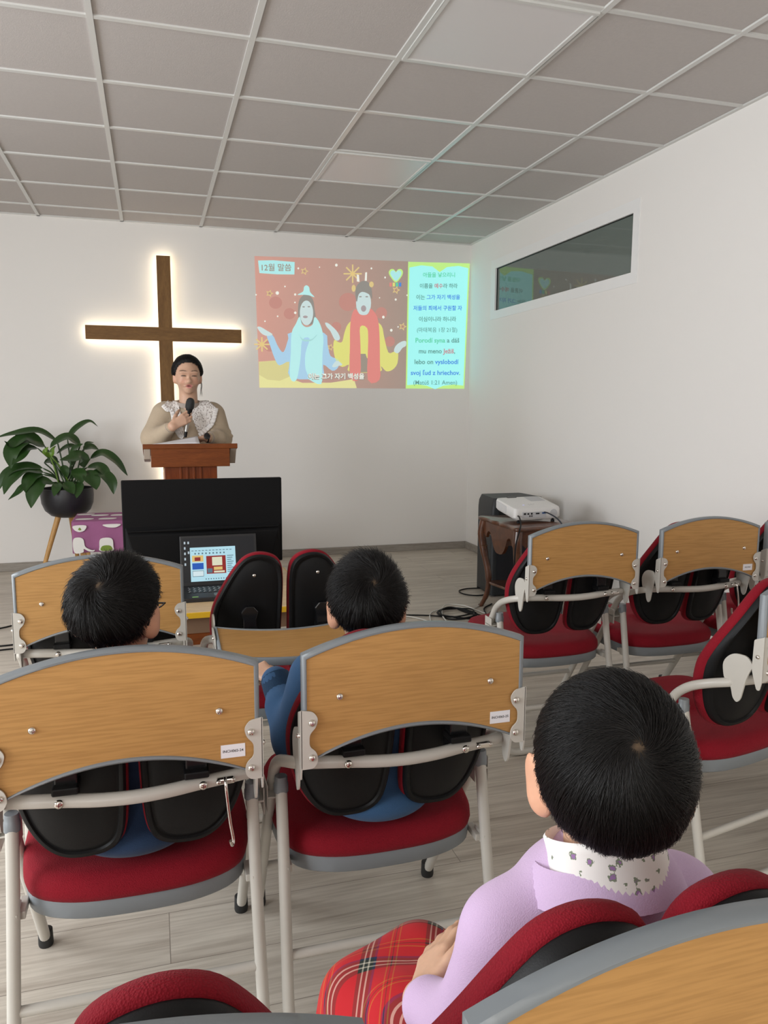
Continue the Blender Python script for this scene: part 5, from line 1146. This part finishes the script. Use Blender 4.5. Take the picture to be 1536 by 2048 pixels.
def drape(name, pts, mat, off, step=.006, edge=0.0):
    P = np.array(pts); x0_, z0_ = P.min(0); x1_, z1_ = P.max(0); nx_, nz_ = int((x1_ - x0_) / step) + 2, int((z1_ - z0_) / step) + 2
    def inside(x, z):
        c = False; n = len(P)
        for i in range(n):
            (ax, az), (bx, bz) = P[i], P[(i + 1) % n]
            if (az > z) != (bz > z) and x < (bx - ax) * (z - az) / (bz - az) + ax: c = not c
        return c
    vid = {}; vs = []; fs = []
    def vert(i, j):
        if (i, j) in vid: return vid[(i, j)]
        x, z = x0_ + i * step, z0_ + j * step; h = bvh.ray_cast(Vector((x, 4.2, z)), Vector((0, 1, 0)))
        if h[0] is None: vid[(i, j)] = None; return None
        ru = .0035 * math.sin(i * 1.7) * math.sin(j * 1.3) * edge
        q = h[0] + h[1] * (off + ru); vs.append(tuple(q)); vid[(i, j)] = len(vs) - 1; return len(vs) - 1
    for i in range(nx_):
        for j in range(nz_):
            if inside(x0_ + (i + .5) * step, z0_ + (j + .5) * step):
                f = [vert(i, j), vert(i + 1, j), vert(i + 1, j + 1), vert(i, j + 1)]
                if None not in f: fs.append(tuple(f))
    m = MB(); m.add(vs, fs); o = m.build(name, mat, t, angle=180); md = o.modifiers.new('s', 'SOLIDIFY'); md.thickness = .003; md.offset = 1; return o
colr = drape('lace_collar', [(.285, 1.330), (.325, 1.322), (.362, 1.285), (.352, 1.26), (.330, 1.195), (.262, 1.135), (.250, 1.150), (.215, 1.262), (.222, 1.285), (.255, 1.300)], LACE, .006)
coll = drape('lace_collar', [(.140, 1.332), (.100, 1.325), (.062, 1.295), (.085, 1.275), (.110, 1.275), (.120, 1.22), (.118, 1.19), (.150, 1.13), (.175, 1.12), (.172, 1.20), (.162, 1.255), (.158, 1.30)], LACE, .006)
t_keep = t
def ruffle(path, parent):
    m = MB(); P = spline(path, 14, closed=False); vs = []; k = 5
    for i, (x, z) in enumerate(P):
        q = P[min(i + 1, len(P) - 1)] - P[max(i - 1, 0)]; q = q / np.linalg.norm(q); nx_ = np.array((q[1], -q[0]))
        for j in range(k):
            xx, zz = x + nx_[0] * (j / 4 - .3) * .024, z + nx_[1] * (j / 4 - .3) * .024; h = bvh.ray_cast(Vector((xx, 4.2, zz)), Vector((0, 1, 0)))
            yb_ = h[0].y if h[0] is not None else 4.70
            vs.append((xx, yb_ - .010 - .006 * math.sin(i * 1.25) * (j / 4), zz))
    m.add(vs, [(i * k + j, (i + 1) * k + j, (i + 1) * k + j + 1, i * k + j + 1) for i in range(len(P) - 1) for j in range(k - 1)])
    o = m.build('lace_ruffle', LACEW, parent, angle=180); md = o.modifiers.new('s', 'SOLIDIFY'); md.thickness = .002
ruffle([(.258, 1.133), (.300, 1.165), (.335, 1.205), (.352, 1.255), (.362, 1.288)], colr)
ruffle([(.062, 1.298), (.085, 1.272), (.108, 1.268), (.117, 1.22), (.118, 1.185), (.145, 1.13), (.168, 1.112)][::-1], coll)
# wristwatch
m = MB(); m.lathe([(.0185, 0), (.0185, .006), (.016, .008), (0, .008)], 24); wt = m.build('wristwatch', BLACKGL, t)
wt.location = (.297, 4.505, 1.126); wt.rotation_euler = Vector((.12, -.85, .45)).to_track_quat('Z', 'Y').to_euler()
MB().tube([tuple(np.array((.299, 4.531, 1.118)) + .0262 * (np.array((.3, -.95, 0)) * math.cos(a) * .98 + np.array((0, 0, 1)) * math.sin(a))) for a in np.linspace(0, 2 * PI, 24, endpoint=False)], .0045, 8, closed=True).build('wristwatch', BLACKPL, t)

# microphone held in her right hand
t = thing('microphone', 'black handheld microphone with silver lower end held in front of the woman', 'microphone', (.179, 4.540, 1.120), 0)
t.rotation_euler = (math.radians(4), math.radians(9.5), 0)
MB().lathe([(0, 0), (.008, .002), (.009, .03), (.0095, .034)], 20).build('connector', BLACKPL, t)
MB().lathe([(.0095, .034), (.0115, .06), (.0125, .085)], 20).build('handle_end', plain('mic_silver', (.55, .55, .52), .3, metal=.8), t)
MB().lathe([(.0125, .085), (.0165, .150), (.0195, .163)], 20).build('handle', BLACKPL, t)
MB().lathe([(.0195, .163), (.0235, .168), (.0245, .180), (.0240, .200), (.0205, .215), (.012, .224), (0, .2265)], 24).build('grille', plain('mic_grille', (.008, .008, .009), .4, bump=.9, bscale=900), t)
